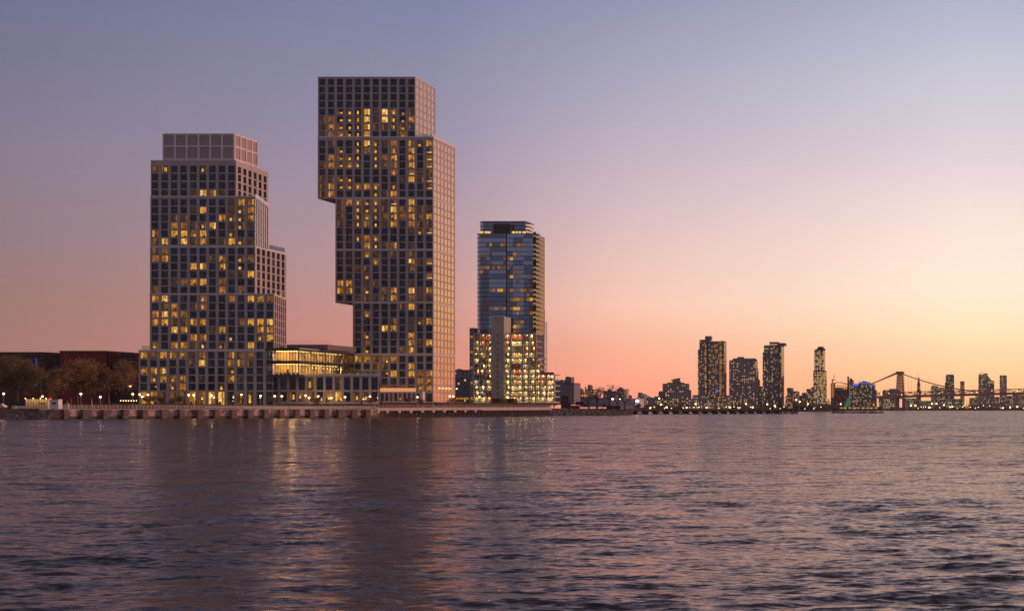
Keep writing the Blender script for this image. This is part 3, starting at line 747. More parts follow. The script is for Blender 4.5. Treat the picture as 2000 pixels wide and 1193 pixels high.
# ------------------------------------------------------------------ glass tower and the concrete frame in front of it
def make_glass_tower():
    Y = 1000
    root = thing('glass_tower', 'dark blue glass high-rise with stacked balconies, rising behind the lit concrete frame', 'tower', (XA(985, Y), Y, 6))
    S = Y/F
    slab, glassm, items = MB(), MB(), []
    floors = [ZA(456+8.85*i, Y) for i in range(23)]
    bays = [(938, 956.5, 0.0), (956.5, 989, .6), (989, 1002, -.5), (1002, 1023, -.2), (1023, 1041, .3)]
    r = 9*S
    # rounded corner outline
    cx = XA(938, Y)
    arc = [(cx+math.cos(t)*r*1.05, Y+5+math.sin(t)*5) for t in [math.pi+ (math.pi/2)*k/5 for k in range(6)]]
    outline = [(arc[0][0], Y+26)] + arc + [(XA(1041, Y), Y), (XA(1041, Y), Y+26)]
    core = MB(); core.prism([(x+(.6 if i < 2 else -.5 if i > 6 else .0), y+.8) for i, (x, y) in enumerate(outline)], 3, floors[0], 0, 1)
    core.build('core', [M['slab'], M['roof']], root)
    lit_cells = {(2, 1): 'a', (2, 3): 'a', (0, 0): 'b', (2, 0): 'b', (4, 3): 'y', (4, 1): 'b', (5, 1): 'y', (5, 2): 'y', (5, 0): 'b', (6, 1): 'b', (7, 0): 'a', (7, 1): 'a', (7, 2): 'b', (8, 0): 'y', (8, 2): '.', (8, 3): 'a', (9, 2): 'y', (9, 3): 'y',
                 (12, 1): 'y', (12, 2): 'a', (12, 3): 'y', (12, 4): 'a', (13, 4): 'y', (14, 4): 'y', (14, 2): 'a', (14, 3): 'a', (15, 0): 'b', (15, 1): 'b', (15, 3): 'b', (16, 2): 'y', (16, 3): 'y', (16, 1): 'a', (16, 0): 'b', (17, 0): 'b', (17, 4): 'a', (19, 3): 'a', (19, 2): 'b', (20, 2): 'a', (20, 3): 'y', (21, 2): 'a', (21, 3): 'a'}
    GM = [M['frame'], M['coat'], M['coat_d'], M['g_dim'], M['g_amber'], M['g_yellow'], M['g_white'], M['side_glass'], M['g_brown']]
    for f in range(22):
        zt, zb = floors[f], floors[f+1]
        for bi, (a, b, o) in enumerate(bays):
            mb = MB(); x0, x1 = XA(a, Y), XA(b, Y); y = Y-o-.3
            c = lit_cells.get((f, bi))
            dark_bay = (bi == 0 and f >= 8) or (bi == 2 and f >= 8) or (bi == 4 and f > 9)
            base = 2 if (dark_bay or rng.random() < .25) else 1
            mb.quad((x0, y, zb+.12), (x1, y, zb+.12), (x1, y, zt-.16), (x0, y, zt-.16), base)
            mb.quad((x0, y, zb), (x1, y, zb), (x1, y, zb+.12), (x0, y, zb+.12), 0)
            nm = max(2, int((x1-x0)/1.5))
            for k in range(1, nm):
                xx = x0+(x1-x0)*k/nm; mb.box(xx-.04, xx+.04, y-.08, y+.02, zb, zt-.25, 0)
            if c:
                ks = [k for k in range(nm) if rng.random() < (.25 if c == 'b' else .42)] or [rng.randrange(nm)]
                for k in ks:
                    q0, q1 = x0+(x1-x0)*k/nm+.05, x0+(x1-x0)*(k+1)/nm-.05
                    mm = {'b': 8, 'a': rng.choice([3, 3, 4]), 'y': rng.choice([3, 4, 5, 5]), '.': 8}[c]
                    mb.quad((q0, y-.03, zb+.25), (q1, y-.03, zb+.25), (q1, y-.03, zt-.5), (q0, y-.03, zt-.5), mm)
            elif rng.random() < .07:
                k = rng.randrange(nm); q0 = x0+(x1-x0)*k/nm
                mb.quad((q0, y-.03, zb+.25), (q0+1.1, y-.03, zb+.25), (q0+1.1, y-.03, zt-.7), (q0, y-.03, zt-.7), rng.choice([3, 4, 8]))
            items.append(((x1-x0)*(1 if c else .6), mb))
        # curved corner glass and west side glass
        mb = MB()
        for k in range(5):
            p, q = arc[k], arc[k+1]; mb.quad((*p, zb), (*q, zb), (*q, zt-.3), (*p, zt-.3), 1)
        items.append((2, mb))
        mb = MB(); X = XA(1041, Y); mb.quad((X, Y, zb), (X, Y+26, zb), (X, Y+26, zt-.3), (X, Y, zt-.3), 7); items.append((1, mb))
        slab.prism([(x, y-.72 if i > 0 and i < 8 and y < Y+6 else y) for i, (x, y) in enumerate(outline)], zt-.16, zt)
    put_windows(root, items, GM)
    slab.build('floor_slab', M['slab'], root)
    for f in range(22):
        b = MB(); z = floors[f]; x0, x1 = XA(1041, Y)+.05, XA(1049, Y)
        b.box(x0, x1, Y+1, Y+8, z-.25, z, 0); b.box(x1-.05, x1, Y+1, Y+8, z+.9, z+.98, 0); b.box(x0, x1-.06, Y+1, Y+1.05, z+.9, z+.98, 0); b.box(x0, x1-.9, Y+1.1, Y+1.14, z, z+.89, 0)
        if f % 5 == 1: b.box(x0, x0+.9, Y+3, Y+3.3, z-2.2, z-.26, 0)
        b.build('balcony', [M['slab'], M['balu']], root)
    for f in range(9, 20):
        b = MB(); z = floors[f]; x0, x1 = XA(939, Y), XA(955, Y); b.box(x0, x1, Y-2.2, Y-.9, z-.22, z, 0)
        for k in range(8): b.box(x0+k*.6, x0+k*.6+.05, Y-2.2, Y-2.15, z, z+1, 0)
        b.box(x0, x1, Y-2.2, Y-2.15, z+1, z+1.06, 0); b.build('balcony', [M['slab'], M['balu']], root)
    # crown
    c = MB(); z0, z1 = floors[0], ZA(430, Y)
    p0, p1 = XA(929, Y), XA(1021, Y)
    c.prism([(p0, Y+9), (p0+2.5, Y+6.2), (p1, Y+6), (p1, Y+24), (p0, Y+24)], z0, z1-.5, 1); cr = c.build('crown_screen', [M['slab'], M['coat_d'], M['steel']], root)
    t = MB()
    for fz in (.05, .38, .66, 1): t.prism([(p0-.15, Y+9), (p0+2.4, Y+6.0), (p1+.2, Y+5.8), (p1+.2, Y+24), (p0-.15, Y+24)], z0+(z1-z0)*fz-.25, z0+(z1-z0)*fz+.05)
    t.build('trim', M['slab'], cr)
    t = MB(); t.box(XA(961.5, Y), XA(995, Y), Y+2, Y+5.9, z0, ZA(436.5, Y)); t.build('plant_room', M['dark'], cr)
    t = MB()
    for a, b in ((931, 938), (941, 952), (995, 1000), (1002, 1006), (1008, 1012), (1015, 1021)): t.box(XA(a, Y), XA(b, Y), Y+5.6, Y+5.9, ZA(455, Y), ZA(450, Y))
    t.build('lit_window', M['g_white'], cr)
    for k in range(4):
        t = MB(); z = z0+(z1-z0)*(k+.4)/4; t.box(p1+.2, XA(1027, Y), Y+6, Y+12, z, z+.2); t.build('balcony', M['slab'], cr)
make_glass_tower()

def make_frame():
    Y = 984
    root = thing('building_frame', 'open concrete frame under construction, its floors lit by rows of white work bulbs', 'building site', (XA(995, Y), Y, 6))
    fl = [651, 664.6, 675.8, 687.4, 698.6, 709.6, 720, 730.3, 740.9, 751.7, 762.3, 773.4, 784.5]
    zs = [ZA(v, Y) for v in fl]
    x = lambda p: XA(p, Y)
    edges_l = [925, 936.3, 948.8, 960.5]; edges_r = [985.5, 997, 1020.5, 1033, 1046.5, 1055]
    wing = [1055, 1068, 1082]
    slab, col = MB(), MB()
    for i, z in enumerate(zs):
        slab.box(x(924.5), x(1047), Y, Y+13, z-.62, z)
        if i >= 4: slab.box(x(1047)+.01, x(1055), Y, Y+13, z-.62, z)
        if i >= 7: slab.box(x(1055)+.01, x(1082.5), Y, Y+13, z-.62, z)
    slab.build('floor_slab', M['concrete'], root)
    for e in edges_l[:-1]+edges_r[:-1]+[1046.3]: 
        if e != 1046.5: col.box(x(e)-.36, x(e)+.36, Y-.05, Y+.55, 4, zs[0]-.63)
    for e, i in ((1054.5, 4), (1068, 7), (1081.8, 7)): col.box(x(e)-.36, x(e)+.36, Y-.05, Y+.55, 4, zs[i]-.63)
    col.build('column', M['concrete'], root)
    core = MB(); core.box(x(960.5), x(985.5), Y-1.2, Y+12.9, 3, ZA(618.5, Y))
    cm = core.build('concrete_core', M['concrete'], root)
    j = MB()
    for z in zs[:-1]:
        j.box(x(960.5)-.02, x(985.5)+.02, Y-1.26, Y-1.205, z-.1, z+.05)
        j.box(x(971), x(975), Y-1.26, Y-1.205, z-2.4, z-.6, 1)
    j.build('hatch', [M['concrete'], M['rust']], cm)
    mats = [M['tan'], M['rust'], M['plaster'], M['violet']]
    rr = random.Random(77)
    bulbs = []
    def bay(a, b, zt, zb, fi):
        m = MB(); k = rr.choice([0, 0, 2, 2, 0, 2, 1]) if fi > 0 else 1
        if a < 948 and fi in (7, 8, 9, 10) and rr.random() < .5: k = 3
        d = rr.uniform(2.2, 3.6)
        m.box(x(a)+.1, x(b)-.1, Y+d, Y+d+.15, zb, zt-.63, k)
        for q in range(rr.randint(0, 2)):
            px_ = rr.uniform(x(a)+.4, x(b)-1.2); ww = rr.uniform(.3, 1.3); kk = rr.choice([0, 1, 0, 2]); dd = rr.uniform(.9, 1.9)
            m.box(px_, px_+ww, Y+dd, Y+dd+.2, zb, zt-.63, kk)
        m.build('partition', mats, root)
        if rr.random() < .86:
            n = 1 if b-a < 14 else 2
            for q in range(n): bulbs.append((x(a)+(x(b)-x(a))*(q+rr.uniform(.3, .7))/n, Y+rr.uniform(.5, 1.0), zt-.95))
    for i in range(12):
        for a, b in list(zip(edges_l, edges_l[1:]))+list(zip(edges_r[:4], edges_r[1:5])): bay(a, b, zs[i], zs[i+1], i)
        if i >= 4: bay(1047, 1055, zs[i], zs[i+1], i)
        if i >= 7:
            for a, b in zip(wing, wing[1:]): bay(a, b, zs[i], zs[i+1], i)
    for b in bulbs:
        m = MB(); m.ball(b, .2, nu=8, nv=5); wb = m.build('work_bulb', M['bulb'], root); lamp_in(wb, Vector(b)+Vector((0, .25, -.1)), 170, (1, .78, .42), .25)
    ms = MB()
    ms.box(x(915), x(924), Y+2, Y+9, 4, ZA(640, Y), 0)
    hm = ms.build('stair_tower', M['grey_d'], root)
    hw = MB()
    for i in range(13):
        z = ZA(654+10*i, Y); hw.box(x(917), x(922), Y+1.9, Y+1.98, z-1.6, z-.3, 0 if i % 3 else 1)
    hw.build('window', [M['far_glass'], M['g_amber']], hm)
    rm = MB(); xr = x(1057.5)
    for dx in (0, 1.2):
        for dy in (0, 1.2): rm.tube((xr+dx, Y+6+dy, 4), (xr+dx, Y+6+dy, ZA(605 if dx == 0 else 627, Y)), .09, k=4)
    for k in range(42):
        z = ZA(727-2.4*k, Y); rm.tube((xr, Y+6, z), (xr+1.2, Y+6, z+.6), .06, k=4); rm.tube((xr, Y+7.2, z), (xr+1.2, Y+7.2, z), .06, k=4)
        if k % 4 == 0: rm.box(xr-1.0, xr, Y+6.2, Y+7, z-.1, z+.1)
    rm.build('hoist_mast', M['steel'], root)
    fe = MB()
    for k in range(30):
        xx = x(926)+k*1.08; fe.tube((xx, Y+.4, zs[0]), (xx, Y+.4, zs[0]+1.1), .04, k=4)
    fe.tube((x(926), Y+.4, zs[0]+1.1), (x(1045), Y+.4, zs[0]+1.1), .05, k=4); fe.build('guard_rail', M['red'], root)
    fe = MB(); fe.box(x(1056), x(1082), Y+.3, Y+.4, zs[7], zs[7]+1.0); fe.build('guard_screen', M['red'], root)
make_frame()

# ------------------------------------------------------------------ river wall
def wall_pt(px):                      # where the line of sight px meets the wall line
    (x0, y0), (x1, y1) = WALL_L, WALL_R; k = (px-PX)/F
    t = (k*y0-x0)/((x1-x0)-k*(y1-y0)); return (x0+(x1-x0)*t, y0+(y1-y0)*t)
def make_seawall():
    root = thing('river_wall', 'stained concrete river wall with a row of ribbed timber fender piers below the promenade', 'river wall', (XA(430, 650), 650, 0))
    u, n, L = frame_of(WALL_L, WALL_R)
    m = MB(); m.ob(WALL_L, u, n, 0, L, -1.2, 0, .95, 3.25); m.build('wall', M['seawall'], root)
    m = MB(); m.ob(WALL_L, u, n, 0, L, -1.2, .02, -1, .949); m.build('wet_base', M['wet'], root)
    m = MB(); m.ob(WALL_L, u, n, -.1, L+.1, -1.3, .12, 3.252, 3.5); m.build('coping', M['deck'], root)
    px = [121, 158, 198, 237, 275, 312, 347, 382, 416, 449, 481, 512, 542.5, 572.5, 602, 630, 657, 684, 711]
    for k in px:
        p = wall_pt(k); s = (Vector(p)-Vector(WALL_L)).length
        w = 1.75 if k > 130 else 1.2
        b = MB(); b.ob(WALL_L, u, n, s, s+w, .021, 1.5, .2, 3.2)
        for j in range(6): b.ob(WALL_L, u, n, s-.03, s+w+.03, 1.5, 1.58, .5+j*.46, .5+j*.46+.3)
        f = b.build('fender_pier', M['buttress'], root)
        g = MB(); g.ob(WALL_L, u, n, s-.02, s+w+.02, .021, 1.49, -1, .199); g.build('wet_foot', M['wet'], f)
make_seawall()

def make_bulkhead():
    Y = 600
    root = thing('sheet_bulkhead', 'short rusty sheet pile bulkhead between the boulders and the river wall', 'bulkhead', (XA(100, Y), Y, 0))
    a, b = (XA(80, Y), Y-1), (WALL_L[0]+.2, WALL_L[1]-.5); u, n, L = frame_of(a, b)
    m = MB(); k = 12
    for i in range(k): m.ob(a, u, n, L*i/k, L*(i+.55)/k, -.5, .25, .5, 3.1); m.ob(a, u, n, L*(i+.55)/k+.001, L*(i+1)/k-.001, -.5, 0, .5, 3.1)
    m.build('sheet_piling', M['buttress'], root)
    m = MB(); m.ob(a, u, n, 0, L, -.6, .26, -1, .499); m.build('wet_base', M['wet'], root)
    m = MB(); m.ob(a, u, n, 0, L, -1.0, .3, 3.101, 3.4); m.build('coping', M['deck'], root)
make_bulkhead()

def rock(mb, c, r, rr):
    i = len(mb.v); nu, nv = 6, 4; js = [rr.uniform(.7, 1.15) for _ in range(nu*(nv+1))]
    sx, sy, sz = rr.uniform(.8, 1.3), rr.uniform(.8, 1.3), rr.uniform(.6, .95); a0 = rr.uniform(0, 6)
    for a in range(nv+1):
        th = math.pi*a/nv
        for b in range(nu):
            ph = a0+2*math.pi*b/nu; k = r*js[a*nu+(b if 0 < a < nv else 0)]
            mb.v.append((c[0]+k*sx*math.sin(th)*math.cos(ph), c[1]+k*sy*math.sin(th)*math.sin(ph), c[2]+k*sz*math.cos(th)))
    for a in range(nv):
        for b in range(nu): mb.f.append((i+a*nu+b, i+(a+1)*nu+b, i+(a+1)*nu+(b+1) % nu, i+a*nu+(b+1) % nu)); mb.m.append(0)
def riprap(name, label, pts, n, seed, zmax, rmin, rmax, run=4):
    rr = random.Random(seed); mb = MB()
    for k in range(n):
        t = rr.random()*(len(pts)-1); i = int(t); f = t-i; (xa, ya), (xb, yb) = pts[i], pts[i+1]
        w = rr.random(); x, y = xa+(xb-xa)*f, ya+(yb-ya)*f+w*run
        rock(mb, (x, y, -.2+w*zmax), rr.uniform(rmin, rmax), rr)
    tag(mb.build(name, M['rock']), label, 'rocks', kind='stuff')
riprap('boulders', 'heaped grey boulders sloping into the water at the left end of the bank', [(XA(-40, 592), 592), (XA(60, 596), 596), (XA(90, 597), 597)], 420, 4, 3.2, .45, .95, 5)
riprap('boulders', 'low dark rubble edge running back toward the floodlit yellow bush', [(XA(1226, 985), 985), (XA(1233, 1290), 1290)], 260, 31, 2.6, .8, 1.6, 6)
riprap('boulders', 'dark boulders along the rough shore right of the concrete pier', [(XA(900, 790), 790), (XA(1070, 888), 888), (XA(1160, 926), 926), (XA(1228, 978), 978)], 620, 9, 3.0, .5, 1.2, 7)

# ------------------------------------------------------------------ concrete pier on piles
def make_pier():
    root = thing('concrete_pier', 'long pale concrete pier on dark piles, bending away to the right of the river wall', 'pier', (XA(880, 760), 760, 0))
    P = [(XA(733, 696.5), 696.5), (XA(942, 775), 775), (XA(1078, 884), 884)]
    d, c, k = MB(), MB(), 0
    z1 = [3.75, 4.05, 4.15]
    for i in range(2):
        a, b = P[i], P[i+1]; u, n, L = frame_of(a, b)
        h = 1.15 if i == 0 else 1.35
        q = [(a[0], a[1]), (b[0], b[1]), (b[0]-n[0]*13+u[0]*(0 if i else -.5), b[1]-n[1]*13), (a[0]-n[0]*13, a[1]-n[1]*13+.5*i)]
        j = len(d.v)
        za, zb = z1[i], z1[i+1]
        d.v += [(*q[0], za-h), (*q[1], zb-h), (*q[2], zb-h), (*q[3], za-h), (*q[0], za), (*q[1], zb), (*q[2], zb), (*q[3], za)]
        for f in ((0, 1, 5, 4), (1, 2, 6, 5), (2, 3, 7, 6), (3, 0, 4, 7), (4, 5, 6, 7), (3, 2, 1, 0)): d.f.append(tuple(j+x for x in f)); d.m.append(0)
        if i == 0:
            for s in [2, 8.5]+[8.5+(L-14)*t/8 for t in range(1, 9)]:
                zz = za+(zb-za)*s/L-h
                c.ob(a, u, n, s-.9, s+.9, -.8, .05, zz-.85, zz-.002)
        cnt = 26 if i == 0 else 40
        for t in range(cnt):
            s = L*(t+.5)/cnt; m = MB(); x, y = a[0]+u[0]*s-n[0]*.5, a[1]+u[1]*s-n[1]*.5; zz = za+(zb-za)*s/L-h
            m.tube((x, y, -1.5), (x, y, zz), .26 if i else .22, k=7); m.build('pile', M['pile'], root)
    d.build('deck', M['deck'], root); c.build('pile_cap', M['deck'], root)
    back = MB()
    for i in range(2):
        a, b = P[i], P[i+1]; u, n, L = frame_of(a, b); back.ob(a, u, n, 0, L, -11-.5*i, -10.6-.5*i, -1, 2.6)
    back.build('rear_bulkhead', M['wet'], root)
    rp = random.Random(4); r = MB(); r2 = []
    for i in range(2):
        a, b = P[i], P[i+1]; u, n, L = frame_of(a, b); cnt = 26
        for t in range(cnt+1):
            s = L*t/cnt; z = z1[i]+(z1[i+1]-z1[i])*s/L; m = MB(); m.ob(a, u, n, s-.06, s+.06, -.5, -.4, z, z+1.05)
            if i == 0 or t > 0: m.build('railing_post', M['steel'], root)
        for hh in (.35, .7, 1.02):
            r.tube((a[0]-n[0]*.45, a[1]-n[1]*.45, z1[i]+hh), (b[0]-n[0]*.45, b[1]-n[1]*.45, z1[i+1]+hh), .035, k=4)
    r.build('railing', M['steel'], root)
make_pier()

def make_railing():
    root = thing('promenade_railing', 'steel railing of thin posts along the top of the river wall', 'railing', (XA(400, 645), 645, 3.5))
    u, n, L = frame_of(WALL_L, WALL_R); m = MB()
    for z in (3.9, 4.2, 4.52): m.ob(WALL_L, u, n, 0, L, -1.1, -1.05, z, z+.05)
    m.build('rail', M['steel'], root)
    for i in range(92):
        s = L*i/91; p = MB(); p.ob(WALL_L, u, n, max(0, s-.05), s+.05, -1.12, -1.03, 3.502, 4.6); p.build('post', M['steel'], root)
make_railing()

# ------------------------------------------------------------------ lamps
def make_lamps():
    proto = thing('street_lamp', 'x', 'street lamp', (0, 0, 0), 'lit globe lamps along the promenade')
    p = MB(); p.tube((0, 0, 0), (0, 0, .5), .13, .09); p.tube((0, 0, .5), (0, 0, 4.4), .075, .05); p.build('pole', M['steel'], proto)
    h = MB(); h.ball((0, 0, 4.72), .36, sz=.8); lamp_in(h.build('globe', M['globe'], proto), (0, 0, 4.1), 220, (1, .58, .22), .2)
    c = MB(); c.tube((0, 0, 4.98), (0, 0, 5.06), .40, .22, 8); c.tube((0, 0, 4.38), (0, 0, 4.46), .14, k=8); c.build('cap', M['dark'], proto)
    spots = [(7, 768.5, 618), (83, 774, 640), (158, 769, 622), (196, 775, 650), (259.5, 769.5, 625), (272.8, 770, 660), (277.5, 774.5, 675), (289, 770.5, 672), (368.5, 771, 668), (378.5, 771.5, 640), (413, 772, 645),
             (471.5, 770.5, 676), (509, 772.8, 690), (536.5, 773.2, 658), (550.5, 773.6, 662), (597, 772.2, 690), (603.6, 776.7, 698), (621.5, 773.7, 699), (647, 777, 699), (674, 775.2, 684), (722.6, 774, 700),
             (815.4, 775.3, 722), (878.7, 773.5, 752), (885.3, 773.9, 762), (936.5, 775.2, 850), (990.3, 775.2, 905)]
    names = ["lit globe lamp above the boulders at the far left end of the promenade", "lit globe lamp beside the cream site cabin", "lit globe lamp standing at the first broad timber fender of the river wall",
             "lit globe lamp under the bare right side of the brown trees", "lit globe lamp just left of the shorter tower's corner", "lit globe lamp against the first glowing tall window of the shorter tower",
             "small lower globe lamp among the trees at the shorter tower's left corner", "lit globe lamp between the first two glowing tall windows of the shorter tower", "left one of the close pair of globe lamps before the shorter tower",
             "right one of the close pair of globe lamps before the shorter tower", "lit globe lamp in front of the doorway with the bright lower panes", "lit globe lamp with a small golden tree before the shorter tower",
             "lit globe lamp before the right end of the shorter tower, no pole showing", "left one of the twin promenade lamps before the podium", "right one of the twin promenade lamps before the podium", "lit globe lamp before the middle columns of the podium",
             "small low lamp just right of the podium's middle columns", "white lamp behind the bright shrubs before the podium", "small lamp just left of the podium's orange window", "tall promenade lamp just right of the podium's orange window", "lit lamp beside the yellow-leaved sapling at the podium's right end",
             "tall lamp before the right end of the pale colonnade", "left lamp of the two at the tallest tower's right corner", "right lamp of the two at the tallest tower's right corner", "lamp before the left bays of the lit concrete frame", "lamp before the concrete core of the unfinished building"]
    for i, (px, py, Y) in enumerate(spots):
        z = ZA(py, Y); x = XA(px, Y)
        o = proto if i == 0 else copy_thing(proto, (x, Y, 0), names[i])
        o.location = (x, Y, z-4.72); o['label'] = names[i]
make_lamps()
def tall_lamp(px, py, Y, label, mat, arm=1.2, z0=4, r=.42, name='mast_light'):
    root = thing(name, label, 'mast light', (XA(px, Y), Y, z0))
    x, z = XA(px, Y), ZA(py, Y); m = MB(); m.tube((x+arm, Y, z0), (x+arm, Y, z+.4), .12, .08); m.tube((x+arm, Y, z+.4), (x, Y, z+.35), .06, k=5); m.build('pole', M['dark'], root)
    m = MB(); m.ball((x, Y, z), r, sz=.7); m.build('lamp_head', mat, root); return root
tall_lamp(254, 753.6, 690, 'tall amber mast light on an arm left of the shorter tower', M['globe'])
tall_lamp(148.5, 752, 700, 'small white mast light showing through the brown trees', M['globe'], r=.25)
tall_lamp(892, 759, 800, 'high lamp on a mast just right of the tallest tower', M['globe'], r=.3)
tall_lamp(1244.7, 783, 1060, 'dazzling white floodlight above the yellow bush on the shore', M['globe_w'], arm=.1, z0=3, r=.85)
tall_lamp(1196.6, 779, 1230, 'left one of two white floodlights on the pale warehouse', M['globe_w'], arm=.1, z0=4, r=.55)
tall_lamp(1209.7, 779, 1230, 'right one of two white floodlights on the pale warehouse', M['globe_w'], arm=.1, z0=4, r=.55)
def dark_post(px, py, Y, label):
    root = thing('dark_post', label, 'post', (XA(px, Y), Y, 3.4)); x = XA(px, Y); m = MB(); m.tube((x, Y, 3.4), (x, Y, ZA(py, Y)), .09, .06); m.build('pole', M['dark'], root)
    m = MB(); m.ball((x, Y, ZA(py, Y)+.1), .2, sz=.8, nu=8); m.build('cap', M['dark'], root)
dark_post(512.5, 782, 655, 'left one of two thin unlit black posts on the promenade'); dark_post(565.5, 782, 664, 'right one of two thin unlit black posts on the promenade')

# ------------------------------------------------------------------ trees
def make_tree(name, label, px, Y, z0, ztop, width, leaf, nleaf, seed, group=None, csize=.33, bare=False, levels=4, root=None, trunk_r=None, droop=0.0, low=.28):
    rr = random.Random(seed); x0 = XA(px, Y) if px is not None else 0.0
    if px is None: Y = 0.0
    root = root or thing(name, label, 'tree', (x0, Y, z0), group)
    hgt = ztop-z0; tr = trunk_r or hgt*.022; m = MB(); tips = []
    def grow(p, d, length, r, lev):
        q = p + d*length
        m.tube(p, q, r, r*.62, k=6 if lev == 0 else 4, caps=False)
        if lev >= levels: tips.append(q); return
        if lev >= 2: tips.append(p.lerp(q, .6))
        nb = rr.randint(3, 4) if lev == 0 else rr.randint(2, 3)
        for k in range(nb):
            a = 2*math.pi*(k+rr.uniform(-.25, .25))/nb + lev; tilt = rr.uniform(.45, .95) if lev < 2 else rr.uniform(.3, .9)
            o = d.orthogonal().normalized(); o2 = d.cross(o)
            nd = (d*math.cos(tilt) + (o*math.cos(a)+o2*math.sin(a))*math.sin(tilt)); nd.z += .12-droop*lev; nd.normalize()
            st = p.lerp(q, rr.uniform(.75, 1.0)) if k else q
            grow(st, nd, length*rr.uniform(.58, .8), r*.58, lev+1)
    grow(Vector((x0, Y, z0-.2)), Vector((rr.uniform(-.08, .08), rr.uniform(-.05, .05), 1)).normalized(), hgt*low, tr, 0)
    # fit the crown to its height and spread
    tx = max(abs(t.x-x0) for t in tips); tz = max(t.z for t in tips)
    sx, sz = (width/2)/tx, (ztop-z0)/(tz-z0)
    fit = lambda v: (x0+(v[0]-x0)*sx, Y+(v[1]-Y)*sx, z0+(v[2]-z0)*sz)
    m.v = [fit(v) for v in m.v]
    m.build('trunk', M['twig'] if bare else M['bark'], root)
    if not bare:
        c = MB(); per = max(1, nleaf//len(tips)); 
        for t in tips:
            tv = Vector(fit(t)); rad = (ztop-z0)*rr.uniform(.05, .12)
            for k in range(int(per*rr.uniform(.5, 1.5))):
                v = Vector((rr.gauss(0, 1), rr.gauss(0, 1), rr.gauss(0, .75)))*rad*.8; p = tv+v
                if p.z < z0+.25*hgt: continue
                a = Vector((rr.uniform(-1, 1), rr.uniform(-1, 1), rr.uniform(-1, 1))).normalized(); b = a.orthogonal().normalized(); s = csize*rr.uniform(.6, 1.3)
                c.quad(p-a*s, p+b*s*.6, p+a*s, p-b*s*.6)
        c.build('crown', leaf, root)
    return root
make_tree('autumn_tree', 'broad olive-brown tree at the left edge behind the cream cabin', 34, 660, 3.6, ZA(702, 660), 18.5, M['leaf_b'], 11000, 11, 'brown autumn trees on the left bank')
make_tree('autumn_tree', 'half-hidden golden tree cut by the left edge of the picture', -12, 668, 3.6, ZA(715, 668), 15, M['leaf_a'], 6000, 12, 'brown autumn trees on the left bank')
make_tree('autumn_tree', 'wide rusty tree in front of the deep red building', 150, 650, 3.6, ZA(708, 650), 19, M['leaf_a'], 12000, 15, 'brown autumn trees on the left bank')
make_tree('autumn_tree', 'rusty tree nearest to the shorter tower, its crown under the brick fins', 213, 656, 3.6, ZA(709, 656), 17, M['leaf_a'], 11000, 18, 'brown autumn trees on the left bank')
make_tree('autumn_tree', 'low dark tree between the two big brown crowns', 108, 672, 3.6, ZA(728, 672), 10, M['leaf_b'], 5000, 22, 'brown autumn trees on the left bank', levels=3)
make_tree('small_tree', 'small yellow-green tree beside the cabin under the brown crowns', 99, 648, 3.6, ZA(762, 648), 4.6, M['leaf_c'], 1500, 25, levels=3, csize=.22)
make_tree('small_tree', 'small yellow tree lit from below near the orange-topped brick stack', 62, 652, 3.6, ZA(754, 652), 4.4, M['leaf_c'], 1200, 29, levels=3, csize=.22)
def saplings():
    data = [(289, 690, 774, 3.4, 'a', 'thin brown tree between the first two glowing windows of the shorter tower'), (302, 688, 773, 3.6, 'a', 'thin tree before the second glowing window of the shorter tower'), (315, 692, 775, 3.0, 'a', 'thin tree right of the second glowing window'),
            (337, 690, 777, 2.6, 'a', 'slight tree before the fourth tall window of the shorter tower'), (351, 680, 774, 2.4, 'b', 'dense round-headed tree before the fifth tall window of the shorter tower'), (470, 684, 772, 2.6, 'c', 'golden sapling under the lamp before the right part of the shorter tower'),
            (532, 696, 776, 2.8, 'a', 'dark sapling left of the twin promenade lamps'), (622, 694, 776, 4.0, 'c', 'leaning golden tree before the middle of the podium'), (723, 698, 776, 2.6, 'c', 'yellow-leaved sapling at the right end of the podium'),
            (799, 726, 776, 2.4, 'c', 'thin golden sapling before the pale colonnade'), (821, 730, 780, 2.2, 'c', 'orange bush-like sapling right of the colonnade lamp'), (881, 758, 776, 4.0, 'c', 'orange sapling under the twin lamps at the tallest tower'),
            (983, 900, 778, 4.4, 'c', 'orange sapling before the concrete core')]
    for i, (px, Y, top, w, k, lab) in enumerate(data):
        make_tree('sapling', lab, px, Y, 4.0, ZA(top, Y), w, M['leaf_'+k], 700 if k != 'b' else 1500, 40+i, 'young trees along the promenade', csize=.17, levels=3, trunk_r=.09)
    con = [(382, 690, 780, 'small dark conifer behind the close pair of lamps'), (424, 690, 779, 'small dark conifer right of the bright doorway'), (637, 697, 778, 'dark evergreen bush left of the orange podium window'), (706, 699, 780, 'dark evergreen bush before the right columns of the podium'), (745, 722, 782, 'dark evergreen bush at the left end of the colonnade'), (912, 800, 780, 'dark evergreen bush left of the concrete frame')]
    for i, (px, Y, top, lab) in enumerate(con):
        rr = random.Random(i); root = thing('conifer', lab, 'shrub', (XA(px, Y), Y, 4.2), 'dark evergreens on the bank'); x = XA(px, Y); h = ZA(top, Y)-4.2
        m = MB(); m.tube((x, Y, 4), (x, Y, 4.2+h*.8), .08, .03); m.build('trunk', M['bark'], root); c = MB()
        for k in range(900):
            t = rr.random()**1.3; rad = (1-t)*h*.3+.08; a = rr.uniform(0, 6.28); rr_ = rad*math.sqrt(rr.random())
            p = Vector((x+rr_*math.cos(a), Y+rr_*math.sin(a), 4.2+t*h)); d = Vector((math.cos(a), math.sin(a), -.3))*.22; w = Vector((-math.sin(a), math.cos(a), 0))*.06
            c.quad(p-w, p+d*.5-w*.6, p+d, p+w)
        c.build('crown', M['leaf_d'], root)
saplings()
